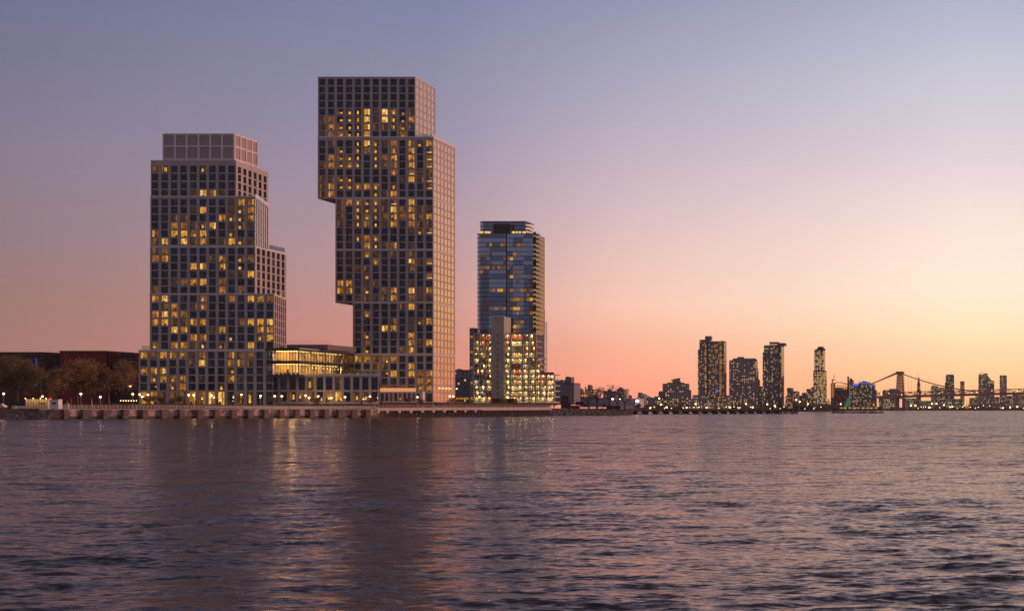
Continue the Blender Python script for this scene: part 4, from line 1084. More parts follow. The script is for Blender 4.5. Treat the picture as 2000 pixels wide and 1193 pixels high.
def bare_trees():
    for i, (px, Y, top, w, lab) in enumerate([(1166, 945, 752, 12, 'leftmost bare tree on the rough shore'), (1191, 950, 749, 15, 'tallest bare tree, between the two brown tower blocks'), (1207, 965, 760, 10, 'bare tree before the pale end of the warehouse'), (1150, 940, 762, 9, 'low bare scrubby tree beside the red container'), (1220, 975, 770, 8, 'small bare tree at the tip of the rough shore')]):
        make_tree('bare_tree', lab, px, Y, 3.3, ZA(top, Y), w, None, 0, 70+i, 'leafless trees on the rough shore', bare=True, levels=6, trunk_r=.42)
bare_trees()

# ------------------------------------------------------------------ left bank
def brick_buildings():
    Y = 760; S = Y/F
    def blk(name, label, pl, pr, top, mat, wins=(), dep=30, Yf=Y, kind='building'):
        root = thing(name, label, kind, (XA((pl+pr)/2, Yf), Yf, 3.3)); m = MB(); m.box(XA(pl, Yf), XA(pr, Yf), Yf, Yf+dep, 3, ZA(top, Yf)); m.build('wall', mat, root)
        m = MB(); m.box(XA(pl, Yf)-.2, XA(pr, Yf)+.2, Yf-.2, Yf+dep, ZA(top, Yf), ZA(top, Yf)+.35); m.build('parapet', M['brick_k'], root)
        for (a, b, t, bt, k) in wins:
            w = MB(); w.box(XA(a, Yf), XA(b, Yf), Yf-.06, Yf-.004, ZA(bt, Yf), ZA(t, Yf)); w.build('window', WM[k], root)
        return root
    w1 = [(x, x+8, y, y+5.5, (NV if (x*7+y) % 3 else DK)) for y in (700, 714, 728, 742) for x in (-6, 7, 20, 33, 46, 57)] + [(8, 14, 726, 730, DM), (60, 64, 712, 718, TL)]
    r = blk('brick_building', 'dark brown brick building with a thin blue light strip at the far left', -120, 87, 689, M['brick_d'], w1)
    m = MB(); m.box(XA(70, Y), XA(73.5, Y), Y-.5, Y-.1, ZA(752, Y), ZA(700, Y)); m.build('blue_light_strip', M['neon'], r)
    w2 = [(x, x+7, y, y+6, k) for (x, y, k) in ((90, 701, NV), (99, 701, TL), (107, 701, DK), (90, 714, DK), (99, 714, NV), (107, 714, NV), (90, 742, DM), (99, 756, DM))]
    r = blk('link_building', 'recessed charcoal block with roof railing between the brown and deep red buildings', 86, 118, 692.5, M['brick_k'], w2, Yf=Y+6)
    m = MB()
    for k in range(12): xx = XA(88+2.6*k, Y+8); m.tube((xx, Y+8, ZA(692.5, Y+6)), (xx, Y+8, ZA(688.5, Y+6)), .05, k=4)
    for px in (101.5, 110.5): m.tube((XA(px, Y+9), Y+9, ZA(692.5, Y)), (XA(px, Y+9), Y+9, ZA(684.5, Y)), .07, k=4)
    m.tube((XA(88, Y+8), Y+8, ZA(688.6, Y+6)), (XA(117, Y+8), Y+8, ZA(688.6, Y+6)), .05, k=4); m.build('roof_railing', M['dark'], r)
    r = blk('brick_building', 'windowless deep red brick building behind the brown trees', 117, 207, 686.5, M['brick'], (), 24)
    f = blk('finned_wing', 'brick wing with upright fins right of the deep red building', 206, 236, 694, M['brick_k'], [(234.5, 236, 702, 710, AM), (234.5, 236, 715, 724, DM), (209, 211, 706, 710, TL)], 22, Y+4, 'building')
    for px in (210, 217.5, 224.5, 231): 
        m = MB(); m.box(XA(px, Y), XA(px+3.8, Y), Y+1, Y+3.9, ZA(712, Y), ZA(687.5+(px-210)*.12, Y)); m.build('fin', M['brick'], f)
    r = blk('brick_building', 'near-black brick block tight against the left side of the shorter tower', 236, 268, 690.5, M['brick_k'], [(258, 260, 756, 762, NV), (262, 264, 750, 757, DK)], 40, Y-2)
    m = MB(); m.box(XA(265, Y-2)+.0, XA(268, Y-2)+.15, Y-2.3, Y-2.001, 3, ZA(690.5, Y)); m.build('pilaster', M['brick'], r)
    # painted brick stack
    Ys = 735; r = thing('brick_stack', 'tall orange-brown stack with a flared top between the trees', 'stack', (XA(81, Ys), Ys, 3.3)); m = MB(); x = XA(81, Ys)
    m.tube((x, Ys, 3), (x, Ys, ZA(719, Ys)), .42, k=10); m.build('shaft', M['leaf_c'], r)
    m = MB(); m.tube((x, Ys, ZA(719, Ys)), (x, Ys, ZA(715, Ys)), .5, 1.1, k=10); m.build('flared_top', M['leaf_c'], r)
brick_buildings()

def left_bank_things():
    Y = 625; S = Y/F
    r = thing('site_cabin', 'long cream site cabin with dark scribble on its side', 'cabin', (XA(70, Y), Y, 3.4))
    x0, x1 = XA(50, Y), XA(92, Y); z0, z1 = 3.5, ZA(778.5, Y)
    m = MB(); m.box(x0, x1, Y, Y+3, z0, z1); m.build('body', M['cream'], r)
    m = MB()
    for k in range(9): xx = x0+(x1-x0)*k/8; m.box(xx-.04, xx+.04, Y-.06, Y-.002, z0, z1)
    m.box(x0, x1, Y-.05, Y-.003, z1-.12, z1+.05); m.build('seam', M['brick_d'], r)
    m = MB(); xs = XA(74, Y)
    for k in range(4):
        c = (xs+.55+k*.55, z0+1.7)
        for j in range(10):
            a, b = 2*math.pi*j/10, 2*math.pi*(j+.9)/10
            m.tube((c[0]+.33*math.cos(a), Y-.05, c[1]+.33*math.sin(a)), (c[0]+.33*math.cos(b), Y-.05, c[1]+.33*math.sin(b)), .06, k=4)
    m.build('graffiti', M['dark'], r)
    for px in (50.5, 66, 80, 91):
        m = MB(); q = (XA(px, Y), Y-.35, z1+.12); m.ball(q, .13, nu=8, nv=5); lamp_in(m.build('roof_lamp', M['globe'], r), (q[0], Y-1.3, z1-.2), 55, (1, .56, .2), .15)
    r = thing('guard_booth', 'small pale guard booth with a two-paned window at the end of the cream cabin', 'booth', (XA(105, Y-2), Y-2, 3.4)); Yb = Y-2
    x0, x1 = XA(97, Yb), XA(114, Yb); z1 = ZA(780, Yb)
    m = MB(); m.box(x0, x1, Yb, Yb+2.6, 3.45, z1); m.build('body', M['white'], r)
    m = MB(); m.box(x0-.15, x1+.15, Yb-.15, Yb+2.7, z1, z1+.12); m.build('roof', M['cream'], r)
    w = MB(); xx = XA(101.5, Yb); w.box(xx, xx+1.3, Yb-.05, Yb-.003, 4.9, 5.7); wo = w.build('window', M['g_dark'], r)
    w = MB(); w.box(xx+.62, xx+.68, Yb-.08, Yb-.051, 4.9, 5.7); w.box(xx-.1, xx+1.4, Yb-.09, Yb-.052, 5.701, 5.8); w.box(xx-.1, xx+1.4, Yb-.09, Yb-.052, 4.8, 4.899); w.build('frame', M['white'], wo)
    r = thing('beacon', 'small red light above the roof of the guard booth', 'beacon', (XA(97.5, Y), Y, ZA(779, Y))); m = MB(); m.tube((XA(97.5, Y), Y+.4, ZA(780, Y)-.4), (XA(97.5, Y), Y+.4, ZA(778.5, Y)), .05, k=5); m.build('stem', M['dark'], r)
    m = MB(); m.ball((XA(97.5, Y), Y+.4, ZA(778.5, Y)+.1), .25); m.build('lamp', M['tail'], r)
    # banner and barrier on the fence
    Yn = 611; m = MB(); m.box(XA(31.5, Yn), XA(54, Yn), Yn, Yn+.08, ZA(797, Yn), ZA(792.5, Yn)); tag(m.build('banner', M['white'], origin=at(43, 797, Yn)), 'long white banner hung low on the fence left of the cabin', 'banner')
    r = thing('jersey_barrier', 'short cream concrete barrier left of the white banner', 'barrier', at(26.5, 797, Yn)); m = MB(); x0, x1 = XA(22.5, Yn), XA(30.5, Yn)
    m.prism([(x0, Yn), (x1, Yn), (x1, Yn+.6), (x0, Yn+.6)], 3.4, 3.8); m.prism([(x0+.03, Yn+.15), (x1-.03, Yn+.15), (x1-.03, Yn+.45), (x0+.03, Yn+.45)], 3.801, 4.5); m.build('body', M['cream'], r)
    # shrubs
    rr = random.Random(8)
    for (px, w, top, mk, lab) in ((20, 2.4, 786, 'leaf_d', 'dark green shrub near the parked car'), (32, 3.2, 782.5, 'leaf_d', 'spiky green shrub behind the white banner'), (44, 2.6, 786, 'leaf_d', 'low green shrub left of the cream cabin'), (185, 4.5, 789, 'leaf_b', 'brownish hedge plant between the two big trunks'), (222, 5.5, 788, 'leaf_b', 'brownish hedge plant right of the big trunks'), (245, 4.0, 789, 'leaf_d', 'dark shrub by the lamp left of the shorter tower')):
        Ys = 630; x = XA(px, Ys); root = thing('shrub', lab, 'shrub', (x, Ys, 3.5), 'low shrubs on the left bank'); h = ZA(top, Ys)-3.5; c = MB(); s_ = MB()
        for k in range(6): s_.tube((x, Ys, 3.4), (x+rr.uniform(-.3, .3)*w, Ys+rr.uniform(-.3, .3), 3.5+h*.7), .03, k=4)
        s_.build('stem', M['bark'], root)
        for k in range(700):
            a = rr.uniform(0, 6.28); q = math.sqrt(rr.random()); z = rr.random(); env = math.sqrt(max(.05, 1-z*z))
            p = Vector((x+w/2*q*env*math.cos(a), Ys+w/2*q*env*math.sin(a), 3.5+z*h)); d = Vector((rr.uniform(-1, 1), rr.uniform(-1, 1), rr.uniform(-.2, 1)))*.2; o = d.orthogonal().normalized()*.07; c.quad(p-d, p+o, p+d, p-o)
        c.build('crown', M[mk], root)
    # parked car cut by the frame
    Yc = 612; r = thing('parked_car', 'pale parked car with red tail lights, cut off by the left edge', 'car', at(-4, 797, Yc)); x1 = XA(8.5, Yc); x0 = x1-4.4; z = 3.5
    prof = [(0, .5), (0, .95), (.9, 1.05), (1.6, 1.6), (3.2, 1.62), (3.9, 1.1), (4.4, 1.0), (4.4, .45)]
    m = MB()
    def ext(pts, y0, y1, mb, mi=0):
        i = len(mb.v); k = len(pts); mb.v += [(x0+a, y0, z+b) for a, b in pts]+[(x0+a, y1, z+b) for a, b in pts]
        for j in range(k): mb.f.append((i+j, i+(j+1) % k, i+k+(j+1) % k, i+k+j)); mb.m.append(mi)
        mb.f.append(tuple(i+j for j in range(k))); mb.m.append(mi); mb.f.append(tuple(i+k+j for j in reversed(range(k)))); mb.m.append(mi)
    ext(prof, Yc, Yc+1.8, m); m.build('body', M['white'], r)
    m = MB(); ext([(1.15, 1.1), (1.75, 1.52), (3.1, 1.54), (3.65, 1.12)], Yc-.01, Yc-.005, m); m.build('window', M['g_dark'], r)
    for wx in (.85, 3.55):
        m = MB(); m.tube((x0+wx, Yc-.03, z+.33), (x0+wx, Yc+.2, z+.33), .33, k=14); wh = m.build('wheel', M['dark'], r); m = MB(); m.tube((x0+wx, Yc-.05, z+.33), (x0+wx, Yc-.031, z+.33), .18, k=12); m.build('rim', M['steel'], wh)
    m = MB(); m.box(x0+4.1, x0+4.43, Yc-.02, Yc+.3, z+.75, z+.95); m.build('tail_light', M['tail'], r)
    # bits on the promenade
    for (px, top, col, lab, nm) in ((139, 778, 'leaf_c', 'slim orange marker pole on the promenade right of the booth', 'marker_pole'), (181.5, 780, 'cream', 'slim leaning pale pole between the trunks', 'leaning_pole')):
        Yp = 622; x = XA(px, Yp); m = MB(); m.tube((x, Yp, 3.4), (x-(.5 if 'lean' in nm else 0), Yp, ZA(top, Yp)), .14, .12, k=8); m.tube((x-(.5 if 'lean' in nm else 0), Yp, ZA(top, Yp)), (x-(.5 if 'lean' in nm else 0), Yp, ZA(top, Yp)+.1), .17, k=8); tag(m.build(nm, M[col], origin=(x, Yp, 3.4)), lab, 'pole')
    Yp = 618; r = thing('pump_kiosk', 'narrow grey kiosk with a cone on top right of the guard booth', 'kiosk', at(130, 797, Yp)); x = XA(130, Yp); m = MB(); m.box(x-.55, x+.55, Yp, Yp+.8, 3.4, 5.2); m.build('body', M['concrete'], r); m = MB(); m.tube((x, Yp+.4, 5.2), (x, Yp+.4, 6.4), .3, .04, k=8); m.build('cone', M['red'], r)
    # low lit kiosk row at left of tower
    Yk = 705; r = thing('lit_shelter', 'low shelter with a row of warm bulbs at the shorter tower\'s left foot', 'shelter', at(248, 790, Yk)); x0, x1 = XA(234, Yk), XA(269, Yk)
    m = MB(); m.box(x0, x1, Yk, Yk+3, ZA(781, Yk), ZA(780, Yk)); m.build('roof', M['dark'], r)
    m = MB()
    for k in range(6): xx = x0+(x1-x0)*k/5; m.tube((xx, Yk+.1, 4), (xx, Yk+.1, ZA(781, Yk)), .07, k=5)
    m.build('post', M['dark'], r); m = MB(); m.box(x0, x1, Yk+2.8, Yk+3, 4, ZA(781, Yk)); m.build('back_wall', M['brick_d'], r)
    for k in range(7): m = MB(); m.ball((x0+.4+(x1-x0-.8)*k/6, Yk-.2, ZA(782.2, Yk)), .14, nu=8, nv=5); m.build('bulb', M['globe'], r)
left_bank_things()

def bank_walls():
    for (pa, Ya, pb, Yb, z0, z1, lab, mk) in ((531, 696, 740, 702, 4.2, 5.3, 'low dark garden wall before the podium columns', 'brick_k'), (740, 733, 905, 770, 4.4, 6.1, 'long low brown garden wall before the colonnade and the tallest tower', 'brick_d'), (400, 668, 735, 709, 3.4, 4.3, 'low stone seating wall on the promenade behind the railing', 'concrete')):
        a, b = (XA(pa, Ya), Ya), (XA(pb, Yb), Yb); u, n, L = frame_of(a, b); m = MB(); m.ob(a, u, n, 0, L, -.4, 0, z0, z1-.12); r = thing('garden_wall', lab, 'wall', (a[0], a[1], z0)); m.build('wall', M[mk], r)
        m = MB(); m.ob(a, u, n, 0, L, -.45, .05, z1-.12, z1); m.build('coping', M['deck'], r)
bank_walls()

# ------------------------------------------------------------------ farther buildings
def far_building(name, label, pieces, Y, mat, rows=0, frac=(.55, .6), lit=.3, colours=(2, 3, 3, 4), base=3.0, cat='building', pitch=None, seed=1, roofmat=None, bands=None, glass_i=1, extra=None, merge=False, sidelit=.15, dark=.0):
    """pieces: (left px, right px, top row, bottom row, depth m, window columns, window rows, side columns)"""
    rr = random.Random(seed); p0 = pieces[0]
    root = thing(name, label, cat, (XA((p0[0]+p0[1])/2, Y), Y, base)); wall = MB(); items = []; roof = MB()
    for (l, r, t, b, dep, nc, nr, ns) in pieces:
        x0, x1, z0, z1 = XA(l, Y), XA(r, Y), max(ZA(b, Y), base-.3), ZA(t, Y); y0 = Y
        wall.box(x0, x1, y0, y0+dep, z0, z1)
        roof.box(x0+.3, x1-.3, y0+.3, y0+dep-.3, z1, z1+.5)
        if not nr: continue
        H_ = (z1-z0-1.5)/nr
        colb = [rr.random() for _ in range(max(1, nc))]
        for k in range(nr):
            zb = z0+.8+H_*k+H_*(1-frac[1])/2; zt = zb+H_*frac[1]
            for c in range(nc):
                W = (x1-x0)/nc; a = x0+W*c+W*(1-frac[0])/2; e = a+W*frac[0]
                if rr.random() < dark: continue
                m = MB(); on = rr.random() < lit*(.4+1.2*colb[c])
                m.quad((a, y0-.08, zb), (e, y0-.08, zb), (e, y0-.08, zt), (a, y0-.08, zt), rr.choice(colours) if on else glass_i)
                m.quad((a, y0-.08, zb), (e, y0-.08, zb), (e, y0-.001, zb), (a, y0-.001, zb), 0)
                items.append(((2 if on else 1)*(e-a)*(zt-zb), m))
            for c in range(ns):
                W = dep/ns; a = y0+W*c+W*(1-frac[0])/2; e = a+W*frac[0]; m = MB()
                m.quad((x1+.08, a, zb), (x1+.08, e, zb), (x1+.08, e, zt), (x1+.08, a, zt), rr.choice(colours) if rr.random() < lit*sidelit else glass_i); items.append((.1, m))
    wall.build('wall', mat, root); roof.build('roof', roofmat or M['roof'], root)
    if items:
        if merge:
            q = MB()
            for _, m in items: q.add(m)
            tag(q.build('windows', FW, root), kind='stuff')
        else: put_windows(root, items, FW)
    if extra: extra(root)
    return root

def far_city():
    def part(root, name, mat, boxes, Y):
        m = MB()
        for (l, r, t, b, y0, y1) in boxes: m.box(XA(l, Y), XA(r, Y), Y+y0, Y+y1, ZA(b, Y), ZA(t, Y))
        return m.build(name, mat, root)
    # between the tallest tower and the glass tower
    far_building('apartment_block', 'dark green-grey block in the gap between the tallest tower and the unfinished frame', [(880, 918, 723.5, 788, 20, 6, 9, 4), (892, 898, 721.5, 723.5, 6, 0, 0, 0)], 1080, M['grey_d'], lit=.18, seed=3)
    r = thing('lit_canopy', 'low glowing canopy at street level left of the unfinished frame', 'canopy', at(903, 785, 1000)); Y = 1000
    part(r, 'roof', M['dark'], [(889, 916, 774.5, 775.3, 0, 8)], Y); part(r, 'light_strip', M['f_amber'], [(890, 914, 776, 779.5, 1, 1.4)], Y); part(r, 'post', M['dark'], [(890+5*k, 890.6+5*k, 775.3, 788, 0, .4) for k in range(6)], Y)
    # hoarding, sheds and lights at the foot of the frame
    Y = 940; r = thing('site_hoarding', 'yellow-lit hoarding panels along the edge of the building site', 'hoarding', at(1000, 790, Y))
    for k in range(21): m = MB(); a = 922+7.9*k; m.box(XA(a, Y), XA(a+7.2, Y), Y, Y+.15, ZA(792, Y), ZA(787.5 if k < 8 else 786, Y)); m.build('panel', M['tan'] if k % 3 else M['cream'], r)
    part(r, 'light_strip', M['f_white'], [(925, 957, 785.2, 786, -.2, .1), (1012, 1030, 784.6, 785.6, -.2, .1), (1038, 1062, 785, 785.7, -.2, .1), (1066, 1088, 784.4, 785.2, -.2, .1)], Y)
    r = thing('site_shed', 'rust-red site shed in front of the concrete core', 'shed', at(982, 790, 930)); Y = 930
    part(r, 'body', M['brick_d'], [(961, 1004, 779, 792, 0, 6)], Y); part(r, 'roof', M['dark'], [(960.5, 1004.5, 778.2, 779, -.3, 6.3)], Y); part(r, 'post', M['brick'], [(963+6*k, 963.8+6*k, 779.1, 792, -.35, -.05) for k in range(7)], Y); part(r, 'door', M['dark'], [(984, 990, 782, 792, -.1, -.005)], Y)
    # right of the frame
    def gx(root):
        part(root, 'roof_band', M['red'], [(1101, 1121.5, 747.6, 748.8, -.5, 18)], 1150); part(root, 'tank', M['grey'], [(1101.2, 1113, 736, 747.5, 4, 12)], 1150); part(root, 'tank_cap', M['dark'], [(1102.5, 1106, 734.8, 736, 5, 9)], 1150)
        part(root, 'dark_bay', M['dark'], [(1096.5, 1110, 773, 786, -.3, -.02), (1082.5, 1085, 752, 757, -.3, -.02), (1082.5, 1085, 760, 767, -.3, -.02)], 1150); part(root, 'orange_bay', M['rust'], [(1111, 1117, 773, 786, -.3, -.02)], 1150)
    far_building('grey_factory', 'plain grey industrial block with a square roof tank right of the unfinished frame', [(1082, 1100, 743, 790, 18, 0, 0, 0), (1100.01, 1121, 748.8, 790, 18, 0, 0, 0), (1087, 1090, 741.5, 743, 3, 0, 0, 0)], 1150, M['grey'], extra=gx)
    far_building('low_workshop', 'low reddish workshop with a dark roof tank beside the grey industrial block', [(1121.5, 1140, 767, 790, 14, 4, 3, 2), (1128, 1137, 761, 767, 6, 0, 0, 0), (1131, 1134.5, 759, 761, 4, 0, 0, 0)], 1260, M['far_b'], lit=.4, seed=8)
    for k, (pcs, lab) in enumerate([([(1143, 1158.5, 760.5, 786, 30, 6, 7, 4), (1148, 1153.2, 752, 760.5, 12, 0, 0, 0), (1142.6, 1144, 755.5, 786, 3, 0, 0, 0)], 'brown tower block with a tall roof house and chimney left of the bare trees'),
                          ([(1178, 1203, 766, 786, 30, 7, 5, 4), (1187, 1191, 760.5, 766, 10, 0, 0, 0), (1180, 1200, 764, 766, 10, 0, 0, 0)], 'wide brown tower block seen through the tallest bare tree'),
                          ([(1204, 1219, 760.2, 786, 30, 6, 7, 4), (1208.5, 1214, 757, 760.2, 10, 0, 0, 0)], 'slab-sided brown tower block right of the bare trees')]):
        far_building('housing_block', lab, pcs, 2200, M['far_b'], lit=.12, seed=20+k)
    far_building('distant_block', 'small grey block far behind the shore, right of the brown tower blocks', [(1222.5, 1228, 772, 786, 20, 3, 3, 2)], 2300, M['far_a'], seed=30, lit=.2)
    far_building('distant_block', 'two-part slender grey block above the bright floodlight', [(1245.8, 1250, 767, 786, 20, 2, 5, 2), (1250.01, 1257, 769.6, 786, 20, 3, 4, 2)], 2300, M['far_a'], seed=31, lit=.2)
    def wx(root):
        part(root, 'stripe', M['bluetrim'], [(1132, 1190, 788, 788.8, -.12, -.01), (1191, 1241, 788, 788.8, -.12, -.01)], 1250)
        part(root, 'pale_wing', M['whitewall'], [(1190.01, 1241, 777.8, 795, 0, 30)], 1250); part(root, 'eave', M['dark'], [(1131.5, 1190, 777.2, 777.9, -.4, 30)], 1250)
        part(root, 'door', M['dark'], [(1139, 1149, 790, 795, -.1, -.01), (1176, 1184, 790, 795, -.1, -.01)], 1250)
    far_building('warehouse', 'long low warehouse, blue-grey on the left and pale on the right, behind the bare trees', [(1132, 1190, 778, 795, 30, 0, 0, 0)], 1250, M['bluewall'], extra=wx, cat='warehouse')
    # red container and shore clutter
    Y = 935
    for (l, r_, t, b, mk, lab) in ((1107, 1126, 791.5, 802, 'red', 'dull red shipping container on the rough shore'), (1126.6, 1131.5, 791.8, 802.5, 'led', 'bright red lit end of a container on the rough shore'), (1120.5, 1136, 784, 791, 'brick_k', 'dark rusty container stacked up behind the red one'), (1101, 1119, 786, 797, 'dark', 'dark covered heap of plant beside the pier end'), (1173, 1200, 792, 799, 'brick_d', 'long rusty container behind the bare trees')):
        r = thing('container', lab, 'container', at((l+r_)/2, b, Y)); mat = M['red'] if mk == 'led' else M[mk]; dy = {'red': 0, 'led': -.5, 'brick_k': 4, 'dark': -6, 'brick_d': 14}[mk]
        part(r, 'body', mat, [(l, r_, t, b, dy, dy+2.4)], Y)
        part(r, 'rib', M['brick_d'] if mk != 'dark' else M['roof'], [(l+(r_-l)*(k+.3)/7, l+(r_-l)*(k+.5)/7, t+.3, b-.3, dy-.1, dy-.002) for k in range(7)], Y)
    r = make_tree('shrub', 'bright yellow bush lit by the dazzling floodlight', 1247, 1058, 2.6, ZA(789, 1058), 3.6, M['leaf_c'], 1200, 91, csize=.25, levels=3)
    # Williamsburg shore, left to right
    Y = 2080
    far_building('low_apartments', 'low apartment row at the left end of the far shore, many small lights', [(1262, 1300, 777, 801, 25, 9, 5, 4), (1278, 1292, 774.5, 777, 14, 0, 0, 0), (1286, 1300, 766, 777, 14, 3, 2, 2)], Y, M['far_a'], lit=.3, seed=41)
    def sx(root):
        m = MB(); n = 8
        for k in range(n):
            a, b = k/n, (k+1)/n; f = lambda t: ZA(743.2-5.2*math.sin(t*math.pi/2), Y)
            m.quad((XA(1306.5+21*a, Y), Y+3, f(a)), (XA(1306.5+21*b, Y), Y+3, f(b)), (XA(1306.5+21*b, Y), Y+18, f(b)), (XA(1306.5+21*a, Y), Y+18, f(a)))
            m.quad((XA(1306.5+21*a, Y), Y+3, f(a)), (XA(1306.5+21*b, Y), Y+3, f(b)), (XA(1306.5+21*b, Y), Y+3, ZA(743.4, Y)), (XA(1306.5+21*a, Y), Y+3, ZA(743.4, Y)))
        m.build('sail_roof', M['grey_d'], root); part(root, 'drum', M['far_a'], [(1312, 1325, 743.5, 748, 4, 16)], Y); part(root, 'light_band', M['f_white'], [(1315, 1321, 747, 748.2, 3.8, 3.95)], Y)
    far_building('stepped_apartments', 'stepped apartment building topped with a curved sail-like roof', [(1294, 1340, 749.5, 801, 22, 10, 12, 5), (1303, 1333, 747.6, 749.5, 14, 0, 0, 0), (1286.5, 1294, 764.5, 801, 18, 2, 8, 3), (1340, 1345, 762, 801, 18, 1, 8, 3)], Y, M['far_a'], lit=.22, seed=43, extra=sx)
    def ta(root):
        part(root, 'balcony', M['far_b'], [(1402.5, 1411+(2 if k > 3 else 0)+(2 if k > 6 else 0), 669+3.15*k, 669.9+3.15*k, -2, 9) for k in range(36)], Y)
        part(root, 'dark_shaft', M['dark'], [(1380.5, 1383.6, 665, 769, -.4, -.02)], Y)
        for k in range(30):
            if k % 5 != 2: part(root, 'lit_bay', M['f_amber'], [(1376.6+(k % 3)*.4, 1379.6, 673+3.2*k, 675+3.2*k, -.25, -.1)], Y)
        for k in range(34):
            if k % 4 != 1: part(root, 'lit_bay', M['f_amber'], [(1405+(k % 2)*.6, 1409, 668+3.15*k, 670.3+3.15*k, -.2, -.1)], Y)
        part(root, 'blue_panel', M['f_blue'], [(1399, 1405.5, 761.5, 764.8, -.5, -.2)], Y)
    far_building('high_rise', 'wide notched-top high-rise with a lit vertical stack, tallest on the far shore', [(1366, 1380.5, 664, 801, 24, 5, 40, 0), (1363, 1366, 683, 801, 22, 1, 34, 0), (1377, 1388.5, 657, 664, 10, 0, 0, 0), (1383.6, 1405, 667, 801, 24, 8, 39, 0), (1405, 1414, 666.5, 801, 20, 3, 39, 6), (1380.5, 1383.6, 664, 801, 20, 0, 0, 0)], Y, M['grey_d'], lit=.32, colours=(2, 2, 3, 3, 4), seed=45, extra=ta, cat='tower', sidelit=.6)
    far_building('low_apartments', 'pale low apartment block with a grid of windows at the foot of the widest high-rise', [(1402, 1424, 772.5, 801, 14, 8, 8, 3), (1385, 1402, 779, 801, 14, 7, 6, 0)], Y-40, M['far_c'], lit=.3, seed=46)
    far_building('low_apartments', 'low block with lit floors left of the pale gridded block', [(1345, 1385, 779.5, 801, 14, 12, 5, 3), (1352, 1385, 772, 779.5, 10, 9, 2, 0)], Y-40, M['far_a'], lit=.45, colours=(2, 3, 4, 4), seed=47)
    far_building('high_rise', 'shorter dark high-rise between the two taller ones on the far shore', [(1424, 1474, 704, 801, 26, 14, 30, 6), (1431, 1474, 700.5, 704, 18, 0, 0, 0), (1440, 1451.5, 697.6, 700.5, 10, 0, 0, 0), (1474, 1476.5, 720, 801, 22, 1, 24, 4), (1476.5, 1480, 741, 801, 20, 1, 17, 4)], Y, M['far_a'], lit=.26, seed=48, cat='tower')
    far_building('mid_rise', 'mid-rise with bright upper floors between two dark high-rises', [(1478, 1490, 755, 801, 22, 4, 13, 4)], Y+20, M['far_b'], lit=.4, colours=(2, 3, 4, 5), seed=49)
    def tc(root):
        part(root, 'crown_lights', M['f_yellow'], [(1503, 1518, 671.8, 673.6, .6, .9)], Y); part(root, 'crown_cap', M['far_b'], [(1502.5, 1520, 667.6, 675, 1, 14)], Y); part(root, 'dark_fin', M['dark'], [(1515+3.3*k, 1515.9+3.3*k, 674, 800, -.7, -.09) for k in range(3)]+[(1495+5*k, 1495.7+5*k, 690, 800, -.7, -.09) for k in range(4)], Y)
    far_building('high_rise', 'slender high-rise whose west side shines pink, right of the shorter dark one', [(1492, 1526, 675, 801, 28, 11, 38, 7), (1489.5, 1492, 688.5, 801, 24, 1, 34, 0), (1519.5, 1533, 670.5, 675, 18, 0, 0, 0)], Y, M['grey_d'], lit=.25, colours=(2, 3, 4, 4), seed=50, extra=tc, cat='tower', frac=(.62, .6))
    far_building('mid_rise', 'stepped mid-rise right of the slender pink-sided high-rise', [(1537, 1546, 758, 801, 22, 3, 12, 3), (1546, 1557.5, 764.5, 801, 22, 4, 10, 3)], Y+30, M['far_a'], lit=.35, colours=(2, 3, 4), seed=51)
    far_building('low_apartments', 'pale square block with lit windows at the water below the stepped mid-rise', [(1534, 1548, 774, 801, 16, 5, 7, 3)], Y-50, M['far_c'], lit=.4, seed=52)
    far_building('stepped_apartments', 'terraced dark block climbing to the right toward the half-lit tower', [(1584, 1590, 756.5, 801, 22, 2, 12, 3), (1575, 1584, 760, 801, 22, 3, 11, 0), (1566, 1575, 767.5, 801, 22, 3, 9, 0), (1556, 1566, 773, 801, 22, 3, 7, 0)], Y+60, M['far_b'], lit=.22, colours=(2, 3, 4), seed=53)
    def td(root):
        part(root, 'roof_house', M['dark'], [(1597, 1607, 676.6, 683.5, 3, 12), (1594.5, 1610, 680, 683.5, 2, 14)], Y)
    far_building('high_rise', 'half-lit tower, dark glass above and bright open floors below', [(1590, 1608, 683.5, 724, 22, 7, 13, 5), (1588.3, 1611, 724, 790, 24, 9, 21, 7), (1584, 1617, 790, 801, 24, 10, 2, 5)], Y, M['grey_d'], lit=.62, colours=(3, 4, 4, 3, 2), seed=54, extra=td, cat='tower', frac=(.82, .66), sidelit=.9)
    # arched refinery, stack, blue-lit block
    Yq = 2280
    r = thing('arched_factory', 'domed old factory being rebuilt, glowing orange inside its steel arch', 'factory', at(1640, 795, Yq))
    m = MB(); n = 12
    arc = [(1626+30*k/n, 751-5*math.sin(math.pi*min(1, .2+.75*k/n))) for k in range(n+1)]
    for k in range(n):
        (a, ya), (b, yb) = arc[k], arc[k+1]
        m.quad((XA(a, Yq), Yq, ZA(ya, Yq)), (XA(b, Yq), Yq, ZA(yb, Yq)), (XA(b, Yq), Yq+30, ZA(yb, Yq)), (XA(a, Yq), Yq+30, ZA(ya, Yq)))
        m.quad((XA(a, Yq), Yq, ZA(ya+1.3, Yq)), (XA(b, Yq), Yq, ZA(yb+1.3, Yq)), (XA(b, Yq), Yq, ZA(yb, Yq)), (XA(a, Yq), Yq, ZA(ya, Yq)))
    m.build('arched_roof', M['bridge'], r)
    part(r, 'wall', M['far_b'], [(1627, 1656, 757, 801, 1, 30)], Yq); part(r, 'brick_front', M['brick_d'], [(1631, 1650, 762.5, 795, -3, .9)], Yq)
    for k in range(8): part(r, 'rib', M['bridge'], [(1627+3.9*k, 1627.6+3.9*k, 749 if 0 < k < 7 else 753, 763, .1, .5)], Yq)
